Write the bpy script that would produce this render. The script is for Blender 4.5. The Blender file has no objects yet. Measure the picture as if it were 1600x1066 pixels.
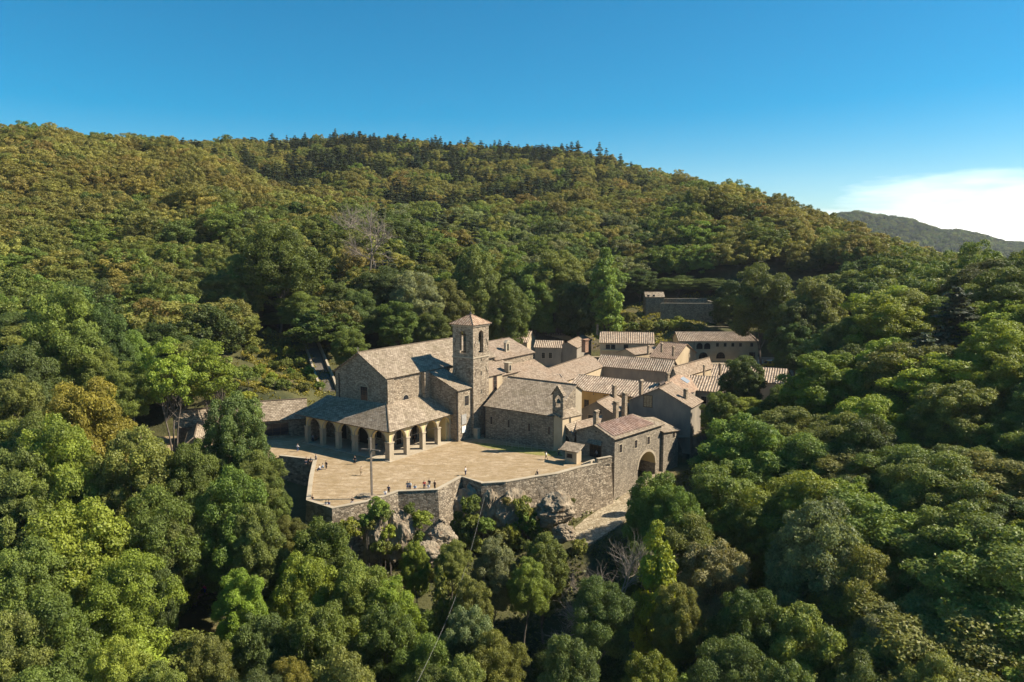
import bpy, bmesh, math, random
import numpy as np
from mathutils import Vector, Matrix, noise as mnoise
random.seed(7); RNG = np.random.default_rng(11)
sc = bpy.context.scene
COL = sc.collection
R = math.radians
# ------------------------------------------------------------------ camera
F_PX, HZ, CAMH = 1150.0, 390.0, 42.0
PITCH = math.atan((533-HZ)/F_PX)
CP, SP = math.cos(PITCH), math.sin(PITCH)
cam_d = bpy.data.cameras.new("camera"); cam = bpy.data.objects.new("camera", cam_d); COL.objects.link(cam)
cam.location = (0, 0, CAMH); cam.rotation_euler = (math.pi/2-PITCH, 0, 0)
cam_d.sensor_width = 36; cam_d.lens = 36*F_PX/1600; cam_d.clip_end = 12000; cam_d.clip_start = 0.5
sc.camera = cam
# ------------------------------------------------------------------ sky, sun, exposure
HAZE = 0.000045
SUN_AZ, SUN_EL = 3.0, 41.0          # azimuth measured from +X towards +Y
w = bpy.data.worlds.new("World"); sc.world = w; w.use_nodes = True
wn = w.node_tree; wn.nodes.clear()
def N(nt, t, **k):
    n = nt.nodes.new(t)
    for a, b in k.items():
        if a in n.inputs: n.inputs[a].default_value = b
        else: setattr(n, a, b)
    return n
sky = N(wn, 'ShaderNodeTexSky', sky_type='NISHITA', sun_disc=False)
sky.sun_elevation = R(SUN_EL); sky.sun_rotation = R(90-SUN_AZ)
sky.altitude = 1100; sky.air_density = 1.0; sky.dust_density = 0.6; sky.ozone_density = 2.5
hs = N(wn, 'ShaderNodeHueSaturation', Saturation=1.70, Hue=0.484, Value=0.52)
wn.links.new(sky.outputs[0], hs.inputs['Color'])
# low white cloud bank towards the right-hand horizon
tc = N(wn, 'ShaderNodeTexCoord'); sx = N(wn, 'ShaderNodeSeparateXYZ'); wn.links.new(tc.outputs['Generated'], sx.inputs[0])
mp = N(wn, 'ShaderNodeMapping'); mp.inputs['Scale'].default_value = (2.2, 2.2, 14)
wn.links.new(tc.outputs['Generated'], mp.inputs[0])
cn = N(wn, 'ShaderNodeTexNoise', Scale=1.6, Detail=7.0, Roughness=0.55); wn.links.new(mp.outputs[0], cn.inputs['Vector'])
def M_(nt, op, a, b=None, c=None, clamp=False):
    n = nt.nodes.new('ShaderNodeMath'); n.operation = op; n.use_clamp = clamp
    for i, v in enumerate((a, b, c)):
        if v is None: continue
        if isinstance(v, (int, float)): n.inputs[i].default_value = v
        else: nt.links.new(v, n.inputs[i])
    return n.outputs[0]
zt = M_(wn, 'MULTIPLY', sx.outputs['X'], 0.20)           # bank rises to the right
lim = M_(wn, 'ADD', zt, -0.022)
dif = M_(wn, 'SUBTRACT', lim, sx.outputs['Z'])
dif = M_(wn, 'ADD', dif, M_(wn, 'MULTIPLY', M_(wn, 'SUBTRACT', cn.outputs['Fac'], 0.5), 0.16))
cf = M_(wn, 'MULTIPLY', dif, 15.0, clamp=True)
cf = M_(wn, 'MULTIPLY', cf, 0.88)
cm = N(wn, 'ShaderNodeMix', data_type='RGBA'); cm.inputs['B'].default_value = (8.5, 8.2, 7.9, 1)
wn.links.new(cf, cm.inputs['Factor']); wn.links.new(hs.outputs[0], cm.inputs['A'])
bg = N(wn, 'ShaderNodeBackground', Strength=0.115); wn.links.new(cm.outputs['Result'], bg.inputs[0])
wo = N(wn, 'ShaderNodeOutputWorld'); wn.links.new(bg.outputs[0], wo.inputs[0])
sd = bpy.data.lights.new("sun", 'SUN'); sd.energy = 4.6; sd.angle = R(0.5); sd.color = (1.0, 0.90, 0.74)
sun = bpy.data.objects.new("sun", sd); COL.objects.link(sun)
sdir = Vector((math.cos(R(SUN_EL))*math.cos(R(SUN_AZ)), math.cos(R(SUN_EL))*math.sin(R(SUN_AZ)), math.sin(R(SUN_EL))))
sun.rotation_euler = sdir.to_track_quat('Z', 'Y').to_euler(); sun.location = (80, 40, 160)
sc.view_settings.view_transform = 'Standard'; sc.view_settings.look = 'None'
sc.view_settings.exposure = 1.14; sc.view_settings.gamma = 1.0
sc.cycles.max_bounces = 6; sc.cycles.diffuse_bounces = 3; sc.cycles.transmission_bounces = 3
sc.cycles.glossy_bounces = 2; sc.cycles.volume_bounces = 0; sc.cycles.use_denoising = True

# ------------------------------------------------------------------ photo measurement helpers (points in the world)
def ray(u, v):
    x = (u-800)/F_PX; y = -(v-533)/F_PX
    return np.array([x, CP+y*SP, -SP+y*CP])
def P(u, v, z):
    d = ray(u, v); t = (z-CAMH)/d[2]; return Vector((d[0]*t, d[1]*t, z))
def PY(u, v, Y):
    d = ray(u, v); t = Y/d[1]; return Vector((d[0]*t, Y, CAMH+d[2]*t))
def proj(x, y, z):
    z = z-CAMH; dep = y*CP-z*SP; up = y*SP+z*CP
    return 800+F_PX*x/dep, 533-F_PX*up/dep
class Frame:
    def __init__(s, ox, oy, ang):
        s.a = R(ang); s.ang = ang; s.O = Vector((ox, oy)); s.S = Vector((math.cos(s.a), math.sin(s.a))); s.T = Vector((-s.S.y, s.S.x))
    def w(s, a, b, z=0):
        q = s.O+a*s.S+b*s.T; return Vector((q.x, q.y, z))
CF = Frame(-24.5, 143.4, -34.7)      # church frame: S along the chapel, T along the nave

# ------------------------------------------------------------------ materials
def newmat(name):
    m = bpy.data.materials.new(name); m.use_nodes = True; nt = m.node_tree
    b = nt.nodes['Principled BSDF']; b.inputs['Roughness'].default_value = 0.9
    if 'Specular IOR Level' in b.inputs: b.inputs['Specular IOR Level'].default_value = 0.25
    return m, nt, b
def ramp(nt, fac, stops):
    r = nt.nodes.new('ShaderNodeValToRGB'); e = r.color_ramp.elements
    while len(e) < len(stops): e.new(0.5)
    for i, (p_, c) in enumerate(stops): e[i].position = p_; e[i].color = (*c, 1)
    nt.links.new(fac, r.inputs[0]); return r.outputs[0]
def mixc(nt, f, a, b, mode='MIX'):
    n = nt.nodes.new('ShaderNodeMix'); n.data_type = 'RGBA'; n.blend_type = mode
    for s, v in (('Factor', f), ('A', a), ('B', b)):
        if isinstance(v, (int, float)): n.inputs[s].default_value = v
        elif isinstance(v, tuple): n.inputs[s].default_value = (*v, 1)
        else: nt.links.new(v, n.inputs[s])
    return n.outputs['Result']
def coords(nt, scale=(1, 1, 1), kind='Object'):
    t = nt.nodes.new('ShaderNodeTexCoord'); m = nt.nodes.new('ShaderNodeMapping'); m.inputs['Scale'].default_value = scale
    nt.links.new(t.outputs[kind], m.inputs[0]); return m.outputs[0]
def tex(nt, kind, vec, **k):
    n = N(nt, kind, **k); nt.links.new(vec, n.inputs['Vector']); return n
def bump(nt, b, h, strength, dist):
    n = nt.nodes.new('ShaderNodeBump'); n.inputs['Strength'].default_value = strength; n.inputs['Distance'].default_value = dist
    nt.links.new(h, n.inputs['Height']); nt.links.new(n.outputs[0], b.inputs['Normal'])
def masonry(name, lo, mid, hi, stone=1.9, flat=1.9, stain=0.75, depth=0.09, rubble=True):
    m, nt, b = newmat(name)
    v = coords(nt, (stone, stone, stone*flat))
    vo = tex(nt, 'ShaderNodeTexVoronoi', v, Scale=1.0, Randomness=0.85)
    ve = tex(nt, 'ShaderNodeTexVoronoi', v, Scale=1.0, Randomness=0.85, feature='DISTANCE_TO_EDGE')
    sepc = N(nt, 'ShaderNodeSeparateColor'); nt.links.new(vo.outputs['Color'], sepc.inputs[0])
    c = ramp(nt, sepc.outputs[0], [(0, lo), (0.5, mid), (1, hi)])
    big = tex(nt, 'ShaderNodeTexNoise', coords(nt, (0.4, 0.4, 0.13)), Scale=1.0, Detail=7.0, Roughness=0.7)
    st = ramp(nt, big.outputs['Fac'], [(0.3, (0.62, 0.62, 0.62)), (0.7, (1.15, 1.12, 1.08))])
    c = mixc(nt, stain, c, mixc(nt, 1.0, c, st, 'MULTIPLY'))
    jn = ramp(nt, ve.outputs['Distance'], [(0.0, (0, 0, 0)), (0.09, (1, 1, 1))])
    c = mixc(nt, jn, tuple(x*0.62 for x in mid), c)
    nt.links.new(c, b.inputs['Base Color'])
    fine = tex(nt, 'ShaderNodeTexNoise', coords(nt, (5, 5, 5)), Scale=1.0, Detail=4.0)
    hh = M_(nt, 'ADD', jn, M_(nt, 'MULTIPLY', fine.outputs['Fac'], 0.8))
    hh = M_(nt, 'ADD', hh, M_(nt, 'MULTIPLY', sepc.outputs[1], 0.7))
    bump(nt, b, hh, 0.9, depth); return m
def plaster(name, c1, c2, sc_=0.35):
    m, nt, b = newmat(name)
    n = tex(nt, 'ShaderNodeTexNoise', coords(nt, (sc_, sc_, sc_*0.5)), Scale=1.0, Detail=8.0, Roughness=0.65)
    c = ramp(nt, n.outputs['Fac'], [(0.3, c1), (0.68, c2)])
    nt.links.new(c, b.inputs['Base Color'])
    f = tex(nt, 'ShaderNodeTexNoise', coords(nt, (4, 4, 4)), Scale=1.0, Detail=3.0); bump(nt, b, f.outputs['Fac'], 0.3, 0.03)
    return m
def slate(name, lo, mid, hi, course=0.42, wid=0.62, moss=(0.16, 0.13, 0.07)):
    m, nt, b = newmat(name)
    t = nt.nodes.new('ShaderNodeTexCoord')
    br = N(nt, 'ShaderNodeTexBrick'); nt.links.new(t.outputs['UV'], br.inputs['Vector'])
    br.inputs['Scale'].default_value = 1.0; br.inputs['Brick Width'].default_value = wid; br.inputs['Row Height'].default_value = course
    br.inputs['Mortar Size'].default_value = 0.035; br.inputs['Color1'].default_value = (0, 0, 0, 1); br.inputs['Color2'].default_value = (1, 1, 1, 1)
    br.inputs['Mortar'].default_value = (0.25, 0.25, 0.25, 1); br.inputs['Bias'].default_value = 0.0
    mpv = nt.nodes.new('ShaderNodeMapping'); mpv.inputs['Scale'].default_value = (1/wid*0.9, 1/course*0.9, 1)
    nt.links.new(t.outputs['UV'], mpv.inputs[0])
    wn_ = tex(nt, 'ShaderNodeTexVoronoi', mpv.outputs[0], Scale=1.0, Randomness=0.9)
    sp = N(nt, 'ShaderNodeSeparateColor'); nt.links.new(wn_.outputs['Color'], sp.inputs[0])
    fac = M_(nt, 'ADD', M_(nt, 'MULTIPLY', br.outputs['Color'], 0.5), M_(nt, 'MULTIPLY', sp.outputs[0], 0.5))
    c = ramp(nt, fac, [(0.1, lo), (0.5, mid), (0.9, hi)])
    g = tex(nt, 'ShaderNodeTexNoise', coords(nt, (0.25, 0.25, 0.25)), Scale=1.0, Detail=6.0, Roughness=0.6)
    c = mixc(nt, ramp(nt, g.outputs['Fac'], [(0.48, (0, 0, 0)), (0.75, (0.6, 0.6, 0.6))]), c, moss)
    c = mixc(nt, br.outputs['Fac'], c, tuple(x*0.6 for x in lo))
    nt.links.new(c, b.inputs['Base Color'])
    saw = N(nt, 'ShaderNodeSeparateXYZ'); nt.links.new(t.outputs['UV'], saw.inputs[0])
    sv = M_(nt, 'FRACT', M_(nt, 'DIVIDE', saw.outputs[1], course))
    hh = M_(nt, 'ADD', M_(nt, 'MULTIPLY', sv, -0.8), M_(nt, 'MULTIPLY', sp.outputs[1], 0.6))
    bump(nt, b, hh, 0.9, 0.10); return m
def coppi(name, lo, mid, hi):
    m, nt, b = newmat(name)
    mpv = nt.nodes.new('ShaderNodeMapping'); t = nt.nodes.new('ShaderNodeTexCoord'); mpv.inputs['Scale'].default_value = (1.8, 2.2, 1)
    nt.links.new(t.outputs['UV'], mpv.inputs[0])
    vo = tex(nt, 'ShaderNodeTexVoronoi', mpv.outputs[0], Scale=1.0, Randomness=0.8)
    sp = N(nt, 'ShaderNodeSeparateColor'); nt.links.new(vo.outputs['Color'], sp.inputs[0])
    c = ramp(nt, sp.outputs[0], [(0, lo), (0.55, mid), (1, hi)])
    g = tex(nt, 'ShaderNodeTexNoise', coords(nt, (0.3, 0.3, 0.3)), Scale=1.0, Detail=6.0)
    c = mixc(nt, 0.5, c, mixc(nt, 1.0, c, ramp(nt, g.outputs['Fac'], [(0.3, (0.6, 0.62, 0.62)), (0.7, (1.2, 1.1, 1.0))]), 'MULTIPLY'))
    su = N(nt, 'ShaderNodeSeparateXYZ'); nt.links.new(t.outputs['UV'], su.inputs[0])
    fr = M_(nt, 'FRACT', M_(nt, 'DIVIDE', su.outputs[0], 0.65))       # gutters between cover tiles: channel shade painted into the colour, plus some dirt
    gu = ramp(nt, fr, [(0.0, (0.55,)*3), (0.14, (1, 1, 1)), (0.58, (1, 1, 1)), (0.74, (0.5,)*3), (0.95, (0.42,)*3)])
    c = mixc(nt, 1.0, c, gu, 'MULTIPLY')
    nt.links.new(c, b.inputs['Base Color'])
    bump(nt, b, sp.outputs[1], 0.5, 0.04); return m
def simple(name, col, rough=0.8, var=0.25, scale=3.0):
    m, nt, b = newmat(name); b.inputs['Roughness'].default_value = rough
    n = tex(nt, 'ShaderNodeTexNoise', coords(nt, (scale,)*3), Scale=1.0, Detail=4.0)
    lo = tuple(x*(1-var) for x in col); hi = tuple(min(1, x*(1+var)) for x in col)
    nt.links.new(ramp(nt, n.outputs['Fac'], [(0.3, lo), (0.7, hi)]), b.inputs['Base Color']); return m
def objcol(name, rough=0.8, mul=1.0):
    m, nt, b = newmat(name); b.inputs['Roughness'].default_value = rough
    o = nt.nodes.new('ShaderNodeObjectInfo'); n = tex(nt, 'ShaderNodeTexNoise', coords(nt, (6, 6, 6)), Scale=1.0, Detail=2.0)
    nt.links.new(mixc(nt, 1.0, o.outputs['Color'], ramp(nt, n.outputs['Fac'], [(0.3, (0.8,)*3), (0.7, (1.1,)*3)]), 'MULTIPLY'), b.inputs['Base Color']); return m
def leafmat(name, instancer=False, spread=0.35):
    m = bpy.data.materials.new(name); m.use_nodes = True; nt = m.node_tree; nt.nodes.clear()
    if instancer:
        a = nt.nodes.new('ShaderNodeAttribute'); a.attribute_type = 'INSTANCER'; a.attribute_name = 'tint'; col = a.outputs['Color']
    else:
        col = nt.nodes.new('ShaderNodeObjectInfo').outputs['Color']
    at = nt.nodes.new('ShaderNodeAttribute'); at.attribute_name = 'lv'
    c = mixc(nt, 1.0, col, ramp(nt, at.outputs['Fac'], [(0, (1-spread, 1-spread, 1-spread)), (0.5, (1, 1, 1)), (1, (1+spread*1.5, 1+spread*1.3, 1+spread*0.6))]), 'MULTIPLY')
    d = N(nt, 'ShaderNodeBsdfPrincipled', Roughness=0.55); d.inputs['Specular IOR Level'].default_value = 0.3
    nt.links.new(c, d.inputs['Base Color'])
    tr = nt.nodes.new('ShaderNodeBsdfTranslucent'); nt.links.new(mixc(nt, 1.0, c, (1.25, 1.15, 0.45), 'MULTIPLY'), tr.inputs[0])
    mx = nt.nodes.new('ShaderNodeMixShader'); mx.inputs[0].default_value = 0.33
    nt.links.new(d.outputs[0], mx.inputs[1]); nt.links.new(tr.outputs[0], mx.inputs[2])
    o = nt.nodes.new('ShaderNodeOutputMaterial'); nt.links.new(mx.outputs[0], o.inputs[0]); return m

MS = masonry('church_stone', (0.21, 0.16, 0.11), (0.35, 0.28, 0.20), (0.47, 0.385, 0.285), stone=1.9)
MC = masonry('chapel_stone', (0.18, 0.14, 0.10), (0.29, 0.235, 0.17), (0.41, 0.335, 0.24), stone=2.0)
MW = masonry('retaining_stone', (0.17, 0.135, 0.095), (0.31, 0.25, 0.18), (0.46, 0.385, 0.285), stone=1.5, depth=0.16)
MH = masonry('house_stone', (0.21, 0.175, 0.13), (0.32, 0.27, 0.205), (0.42, 0.36, 0.275), stone=2.1)
MPL = plaster('grey_plaster', (0.19, 0.165, 0.135), (0.30, 0.255, 0.195))
MTAN = plaster('tan_plaster', (0.36, 0.275, 0.175), (0.50, 0.40, 0.265))
MYEL = plaster('ochre_plaster', (0.52, 0.31, 0.10), (0.66, 0.42, 0.16))
MCREAM = plaster('cream_plaster', (0.52, 0.40, 0.19), (0.64, 0.52, 0.28))
MSL = slate('stone_slate', (0.19, 0.145, 0.10), (0.30, 0.235, 0.165), (0.42, 0.34, 0.25))
MSL2 = slate('brown_slate', (0.21, 0.155, 0.105), (0.32, 0.24, 0.17), (0.42, 0.325, 0.24), course=0.4, wid=0.5, moss=(0.27, 0.17, 0.105))
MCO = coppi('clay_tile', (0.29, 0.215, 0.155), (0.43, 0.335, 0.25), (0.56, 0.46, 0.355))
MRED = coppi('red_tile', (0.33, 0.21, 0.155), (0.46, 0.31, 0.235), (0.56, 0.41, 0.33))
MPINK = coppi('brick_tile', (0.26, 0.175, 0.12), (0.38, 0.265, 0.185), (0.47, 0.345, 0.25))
MDRESS = plaster('dressed_stone', (0.30, 0.245, 0.17), (0.44, 0.37, 0.27))
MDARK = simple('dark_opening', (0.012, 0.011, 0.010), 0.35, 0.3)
MGLASS = simple('window_glass', (0.02, 0.022, 0.026), 0.12, 0.3)
MWOOD = simple('old_wood', (0.13, 0.085, 0.05), 0.8)
MCROSS = simple('weathered_wood', (0.20, 0.165, 0.13), 0.85)
MIRON = simple('dark_iron', (0.05, 0.045, 0.04), 0.5)
MBRONZE = simple('bronze', (0.07, 0.08, 0.055), 0.4)
MWHITE = simple('white_board', (0.75, 0.73, 0.68), 0.6, 0.08)
MBRICK = masonry('chimney_brick', (0.24, 0.13, 0.085), (0.36, 0.21, 0.14), (0.44, 0.29, 0.20), stone=3.5, flat=2.0, depth=0.04)
MCHIM = masonry('chimney_stone', (0.20, 0.15, 0.10), (0.33, 0.26, 0.18), (0.42, 0.34, 0.25), stone=3.0, depth=0.05)
MBARK = simple('bark', (0.14, 0.115, 0.09), 0.9, 0.4, 1.5)
MDEAD = simple('dead_bark', (0.26, 0.21, 0.165), 0.9, 0.2, 1.5)
MLEAF = leafmat('leaves'); MLEAFI = leafmat('forest_leaves', True)

# ------------------------------------------------------------------ object helpers
def tag(o, label=None, cat=None, group=None, kind=None):
    if label: o['label'] = label
    if cat: o['category'] = cat
    if group: o['group'] = group
    if kind: o['kind'] = kind
    return o
def thing(name, label, cat, loc=(0, 0, 0), group=None, rz=0):
    o = bpy.data.objects.new(name, None); COL.objects.link(o); o.location = loc; o.rotation_euler = (0, 0, rz)
    o.empty_display_size = 0.5
    return tag(o, label, cat, group)
class MB:
    """collects shapes, builds one mesh object (world coordinates, origin moved to the parent)"""
    def __init__(s): s.v = []; s.f = []; s.uv = []
    def face(s, pts, uv=None):
        i = len(s.v); s.v += [tuple(p) for p in pts]; s.f.append(tuple(range(i, i+len(pts))))
        if uv is None: uv = [(0, 0)]*len(pts)
        s.uv.append(uv)
    def prism(s, poly, z0, z1, ztops=None):
        n = len(poly); b = [Vector((p[0], p[1], z0)) for p in poly]
        t = [Vector((p[0], p[1], (ztops[i] if ztops else z1))) for i, p in enumerate(poly)]
        for i in range(n): j = (i+1) % n; s.face([b[i], b[j], t[j], t[i]])
        s.face(t); s.face(b[::-1])
    def box(s, c, sx, sy, sz, rz=0):
        """c = centre of base"""
        ca, sa = math.cos(rz), math.sin(rz); P4 = []
        for a, b_ in ((-1, -1), (1, -1), (1, 1), (-1, 1)):
            x, y = a*sx/2, b_*sy/2; P4.append((c[0]+x*ca-y*sa, c[1]+x*sa+y*ca))
        s.prism(P4, c[2], c[2]+sz)
    def tube(s, a, b, r0, r1, n=6):
        a = Vector(a); b = Vector(b); d = (b-a)
        if d.length < 1e-5: return
        d.normalize(); u = d.orthogonal().normalized(); w_ = d.cross(u)
        A = [a+(u*math.cos(k*2*math.pi/n)+w_*math.sin(k*2*math.pi/n))*r0 for k in range(n)]
        B = [b+(u*math.cos(k*2*math.pi/n)+w_*math.sin(k*2*math.pi/n))*r1 for k in range(n)]
        for k in range(n): j = (k+1) % n; s.face([A[k], A[j], B[j], B[k]])
        s.face(A[::-1]); s.face(B)
    def slab(s, pts, th=0.18):
        """roof plane: pts in order eave0, eave1, ridge1, ridge0 (or any convex polygon starting with the eave)"""
        pts = [Vector(p) for p in pts]; e = (pts[1]-pts[0]).normalized()
        nrm = (pts[1]-pts[0]).cross(pts[-1]-pts[0]).normalized()
        if nrm.z < 0: nrm = -nrm
        up = nrm.cross(e).normalized()
        if up.z < 0: up = -up
        uv = [((p-pts[0]).dot(e), (p-pts[0]).dot(up)) for p in pts]
        low = [p-nrm*th for p in pts]
        s.face(pts, uv); s.face(low[::-1], uv[::-1])
        n = len(pts)
        for i in range(n):
            j = (i+1) % n; s.face([low[i], low[j], pts[j], pts[i]], [uv[i], uv[j], uv[j], uv[i]])
    def ribs(s, e0, e1, r1, r0, pitch=0.68, h=0.17, th=0.12):
        e0, e1, r0, r1 = map(Vector, (e0, e1, r0, r1))
        nrm = (e1-e0).cross(r0-e0).normalized()
        if nrm.z < 0: nrm = -nrm
        L = (e1-e0).length; n = max(2, int(L/pitch)); sl = (r0-e0).length
        prof = [(0.0, 0), (0.18, .75), (0.35, 1), (0.52, .75), (0.70, 0)]
        row = []
        for i in range(n):
            for t, hh in prof: row.append(((i+t)/n, hh*h))
        row.append((1.0, 0))
        lo = [e0.lerp(e1, t)+nrm*hh for t, hh in row]; hi = [r0.lerp(r1, t)+nrm*hh for t, hh in row]
        for k in range(len(row)-1):
            a, b_ = row[k][0]*n*.65, row[k+1][0]*n*.65
            s.face([lo[k], lo[k+1], hi[k+1], hi[k]], [(a, 0), (b_, 0), (b_, sl), (a, sl)])
        for A, B in ((e0, e1), (e1, r1), (r1, r0), (r0, e0)):
            s.face([A-nrm*th, B-nrm*th, B, A])
        s.face([r0-nrm*th, r1-nrm*th, e1-nrm*th, e0-nrm*th])
    def build(s, name, mat, parent=None, smooth=False, coll=None):
        me = bpy.data.meshes.new(name); o = bpy.data.objects.new(name, me)
        off = Vector((0, 0, 0))
        if parent is not None: off = world_loc(parent)
        elif s.v:
            off = Vector(s.v[0]); zmin = min(p[2] for p in s.v); off = Vector((sum(p[0] for p in s.v)/len(s.v), sum(p[1] for p in s.v)/len(s.v), zmin))
            o.location = off
        me.from_pydata([(p[0]-off.x, p[1]-off.y, p[2]-off.z) for p in s.v], [], s.f)
        ul = me.uv_layers.new(name='UVMap'); flat = [c for f in s.uv for p in f for c in p]; ul.data.foreach_set('uv', flat)
        if mat: me.materials.append(mat)
        if smooth:
            bm = bmesh.new(); bm.from_mesh(me); bmesh.ops.remove_doubles(bm, verts=bm.verts, dist=1e-4); bm.to_mesh(me); bm.free()
            me.polygons.foreach_set('use_smooth', [True]*len(me.polygons))
        me.update(); COL.objects.link(o)
        if parent is not None: o.parent = parent
        return o
def world_loc(o):
    l = Vector((0, 0, 0))
    while o is not None: l += o.location; o = o.parent
    return l

# ------------------------------------------------------------------ terrain
COLS = {
 -400: [(15,-28),(60,-20),(100,-10),(150,5),(230,26),(340,62),(420,88),(520,84),(800,60),(1300,20),(4500,-60)],
 0:   [(15,-28),(60,-20),(80,-17),(100,-13),(120,-6),(150,2),(190,12),(230,24),(280,40),(340,62),(430,92),(520,86),(800,60),(1300,20),(4500,-60)],
 200: [(15,-30),(60,-24),(80,-20),(100,-15),(120,-10),(140,-3),(165,1),(190,6),(230,18),(280,34),(340,52),(420,76),(500,96),(650,84),(900,60),(1300,20),(4500,-60)],
 400: [(15,-34),(60,-28),(80,-24),(100,-18),(120,-10),(140,-5),(165,2),(175,6),(200,9),(230,12),(280,30),(340,50),(400,61),(500,64),(650,102),(760,121),(900,110),(1300,40),(4500,-60)],
 600: [(15,-38),(60,-32),(80,-28),(100,-17),(112,-12),(125,-8),(150,-3),(190,1),(230,7),(280,25),(335,41),(420,44),(520,65),(650,105),(800,143),(950,130),(1400,40),(4500,-60)],
 800: [(15,-42),(60,-38),(80,-34),(100,-24),(115,-15),(128,-10),(150,-5),(230,0),(270,3),(300,16),(340,26),(420,40),(520,58),(650,90),(800,120),(900,134),(1050,120),(1400,40),(4500,-60)],
 900: [(15,-44),(60,-40),(80,-35),(100,-26),(115,-17),(128,-10),(140,-8),(155,-5),(200,0),(285,1),(300,7),(340,20),(420,40),(520,58),(650,90),(780,118),(900,122),(1050,110),(1400,30),(4500,-60)],
 1000:[(15,-44),(60,-38),(80,-30),(100,-22),(120,-12),(135,-9),(150,-6),(170,-3),(270,0),(290,4),(310,9),(345,15),(420,36),(520,56),(650,84),(760,100),(900,92),(1400,0),(4500,-60)],
 1200:[(15,-32),(60,-24),(80,-20),(100,-15),(120,-9),(150,-4),(190,-1),(230,0),(290,2),(330,15),(380,34),(430,48),(520,38),(700,10),(1400,-60),(4500,-90)],
 1400:[(15,-28),(60,-20),(80,-14),(100,-8),(130,1),(180,13),(220,18),(260,20),(330,27),(420,10),(600,-25),(1400,-80),(4500,-90)],
 1600:[(15,-22),(60,-12),(80,-5),(95,0),(115,6),(140,15),(170,24),(220,23),(300,15),(420,0),(600,-30),(1400,-80),(4500,-90)],
 2000:[(15,-20),(60,-8),(80,0),(115,12),(160,24),(220,26),(300,15),(420,0),(600,-30),(1400,-80),(4500,-90)],
}
YG = np.concatenate([np.arange(15, 300, 2.5), np.arange(300, 1100, 8), np.geomspace(1100, 4500, 30)])
UG = np.array(sorted(COLS))
TAB = np.array([np.interp(YG, [a for a, b in COLS[k]], [b for a, b in COLS[k]]) for k in UG])
for _ in range(3): TAB[:, 1:-1] = 0.25*TAB[:, :-2]+0.5*TAB[:, 1:-1]+0.25*TAB[:, 2:]
UF = np.arange(-400, 2001, 20)
TAB = np.array([np.interp(UF, UG, TAB[:, j]) for j in range(len(YG))]).T
for _ in range(10): TAB[1:-1] = 0.25*TAB[:-2]+0.5*TAB[1:-1]+0.25*TAB[2:]
WALL_A = [(436, 713), (462, 716), (490, 719), (484, 745), (479, 783), (519, 795.5), (548, 790), (578, 784), (596, 777)]
WALL_B = [(596, 777), (622, 769), (684, 766.5), (721, 746), (752, 754.5)]
WALL_C = [(752, 754.5), (790, 753), (839, 745), (870, 741), (899.5, 733), (934, 725), (955, 720)]
SKY_U = [-400,0,70,110,150,300,400,450,500,560,640,760,880,930,1000,1080,1150,1230,1280,1330,1400,1450,1520,1600,2000]
SKY_V = [215,212,200,206,216,226,224,226,221,215,224,234,236,244,270,283,298,325,345,362,387,402,410,412,412]
for it in range(3):
    for i, u_ in enumerate(UF):
        vt_ = np.interp(u_, SKY_U, SKY_V); tn = math.tan(PITCH+math.atan((vt_-533)/F_PX)); el = (TAB[i]+13.5-CAMH)/YG
        sel = (YG > (380 if u_ < 1040 else 300 if u_ < 1300 else 150)) & (YG < 1100); j = np.nonzero(sel)[0][np.argmax(el[sel])]; need = (-tn-el[j])*YG[j]; y0 = min(300, YG[j]*.7)
        TAB[i] += need*np.clip((YG-y0)/(YG[j]-y0), 0, 1)
    for _ in range(2): TAB[1:-1] = 0.25*TAB[:-2]+0.5*TAB[1:-1]+0.25*TAB[2:]
PLAT = np.array([tuple(P(u, v, .4))[:2] for u, v in WALL_A[:-1]+WALL_B[:-1]+WALL_C]+[(20.2,142.4),(19.5,150),(27,160),(40,162),(47,170),(60,178),(90,190),(112,215),(118,288),(60,290),(-15,292),(-14,222),(-28,196),(-46,174),(-60,166.5),(-86,162),(-86,150)])
def sdist(x, y, poly):
    """signed distance to polygon (negative inside)"""
    x = np.asarray(x, float); y = np.asarray(y, float); d = np.full(x.shape, 1e9); ins = np.zeros(x.shape, bool)
    n = len(poly)
    for i in range(n):
        ax, ay = poly[i]; bx, by = poly[(i+1) % n]; ex, ey = bx-ax, by-ay
        t = np.clip(((x-ax)*ex+(y-ay)*ey)/(ex*ex+ey*ey), 0, 1)
        d = np.minimum(d, np.hypot(x-ax-t*ex, y-ay-t*ey))
        c = ((ay > y) != (by > y)); den = by-ay if abs(by-ay) > 1e-9 else 1e-9
        ins ^= c & (x < ex*(y-ay)/den+ax)
    return np.where(ins, -d, d)
def vnoise(x, y, s, seed=0):
    g = np.random.default_rng(seed).random((64, 64)); fx = (x/s) % 64; fy = (y/s) % 64
    ix = np.floor(fx).astype(int) % 64; iy = np.floor(fy).astype(int) % 64; tx = fx-np.floor(fx); ty = fy-np.floor(fy)
    tx = tx*tx*(3-2*tx); ty = ty*ty*(3-2*ty); jx = (ix+1) % 64; jy = (iy+1) % 64
    return (g[ix, iy]*(1-tx)+g[jx, iy]*tx)*(1-ty)+(g[ix, jy]*(1-tx)+g[jx, jy]*tx)*ty-0.5
PATH_C = [P((a+c)/2, (b_+d)/2, z) for (a, b_), (c, d), z in zip([(886,838),(897,822),(930,800),(962,778),(985,757),(1004,744),(1020,735)], [(905,858),(930,845),(968,820),(1000,795),(1020,770),(1040,752),(1050,740)], (-9.8,-9.3,-8.6,-7.8,-7.0,-6.2,-5.6))]
PATH_C = PATH_C+[PATH_C[-1]+Vector((8, 9, 0))]
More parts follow.
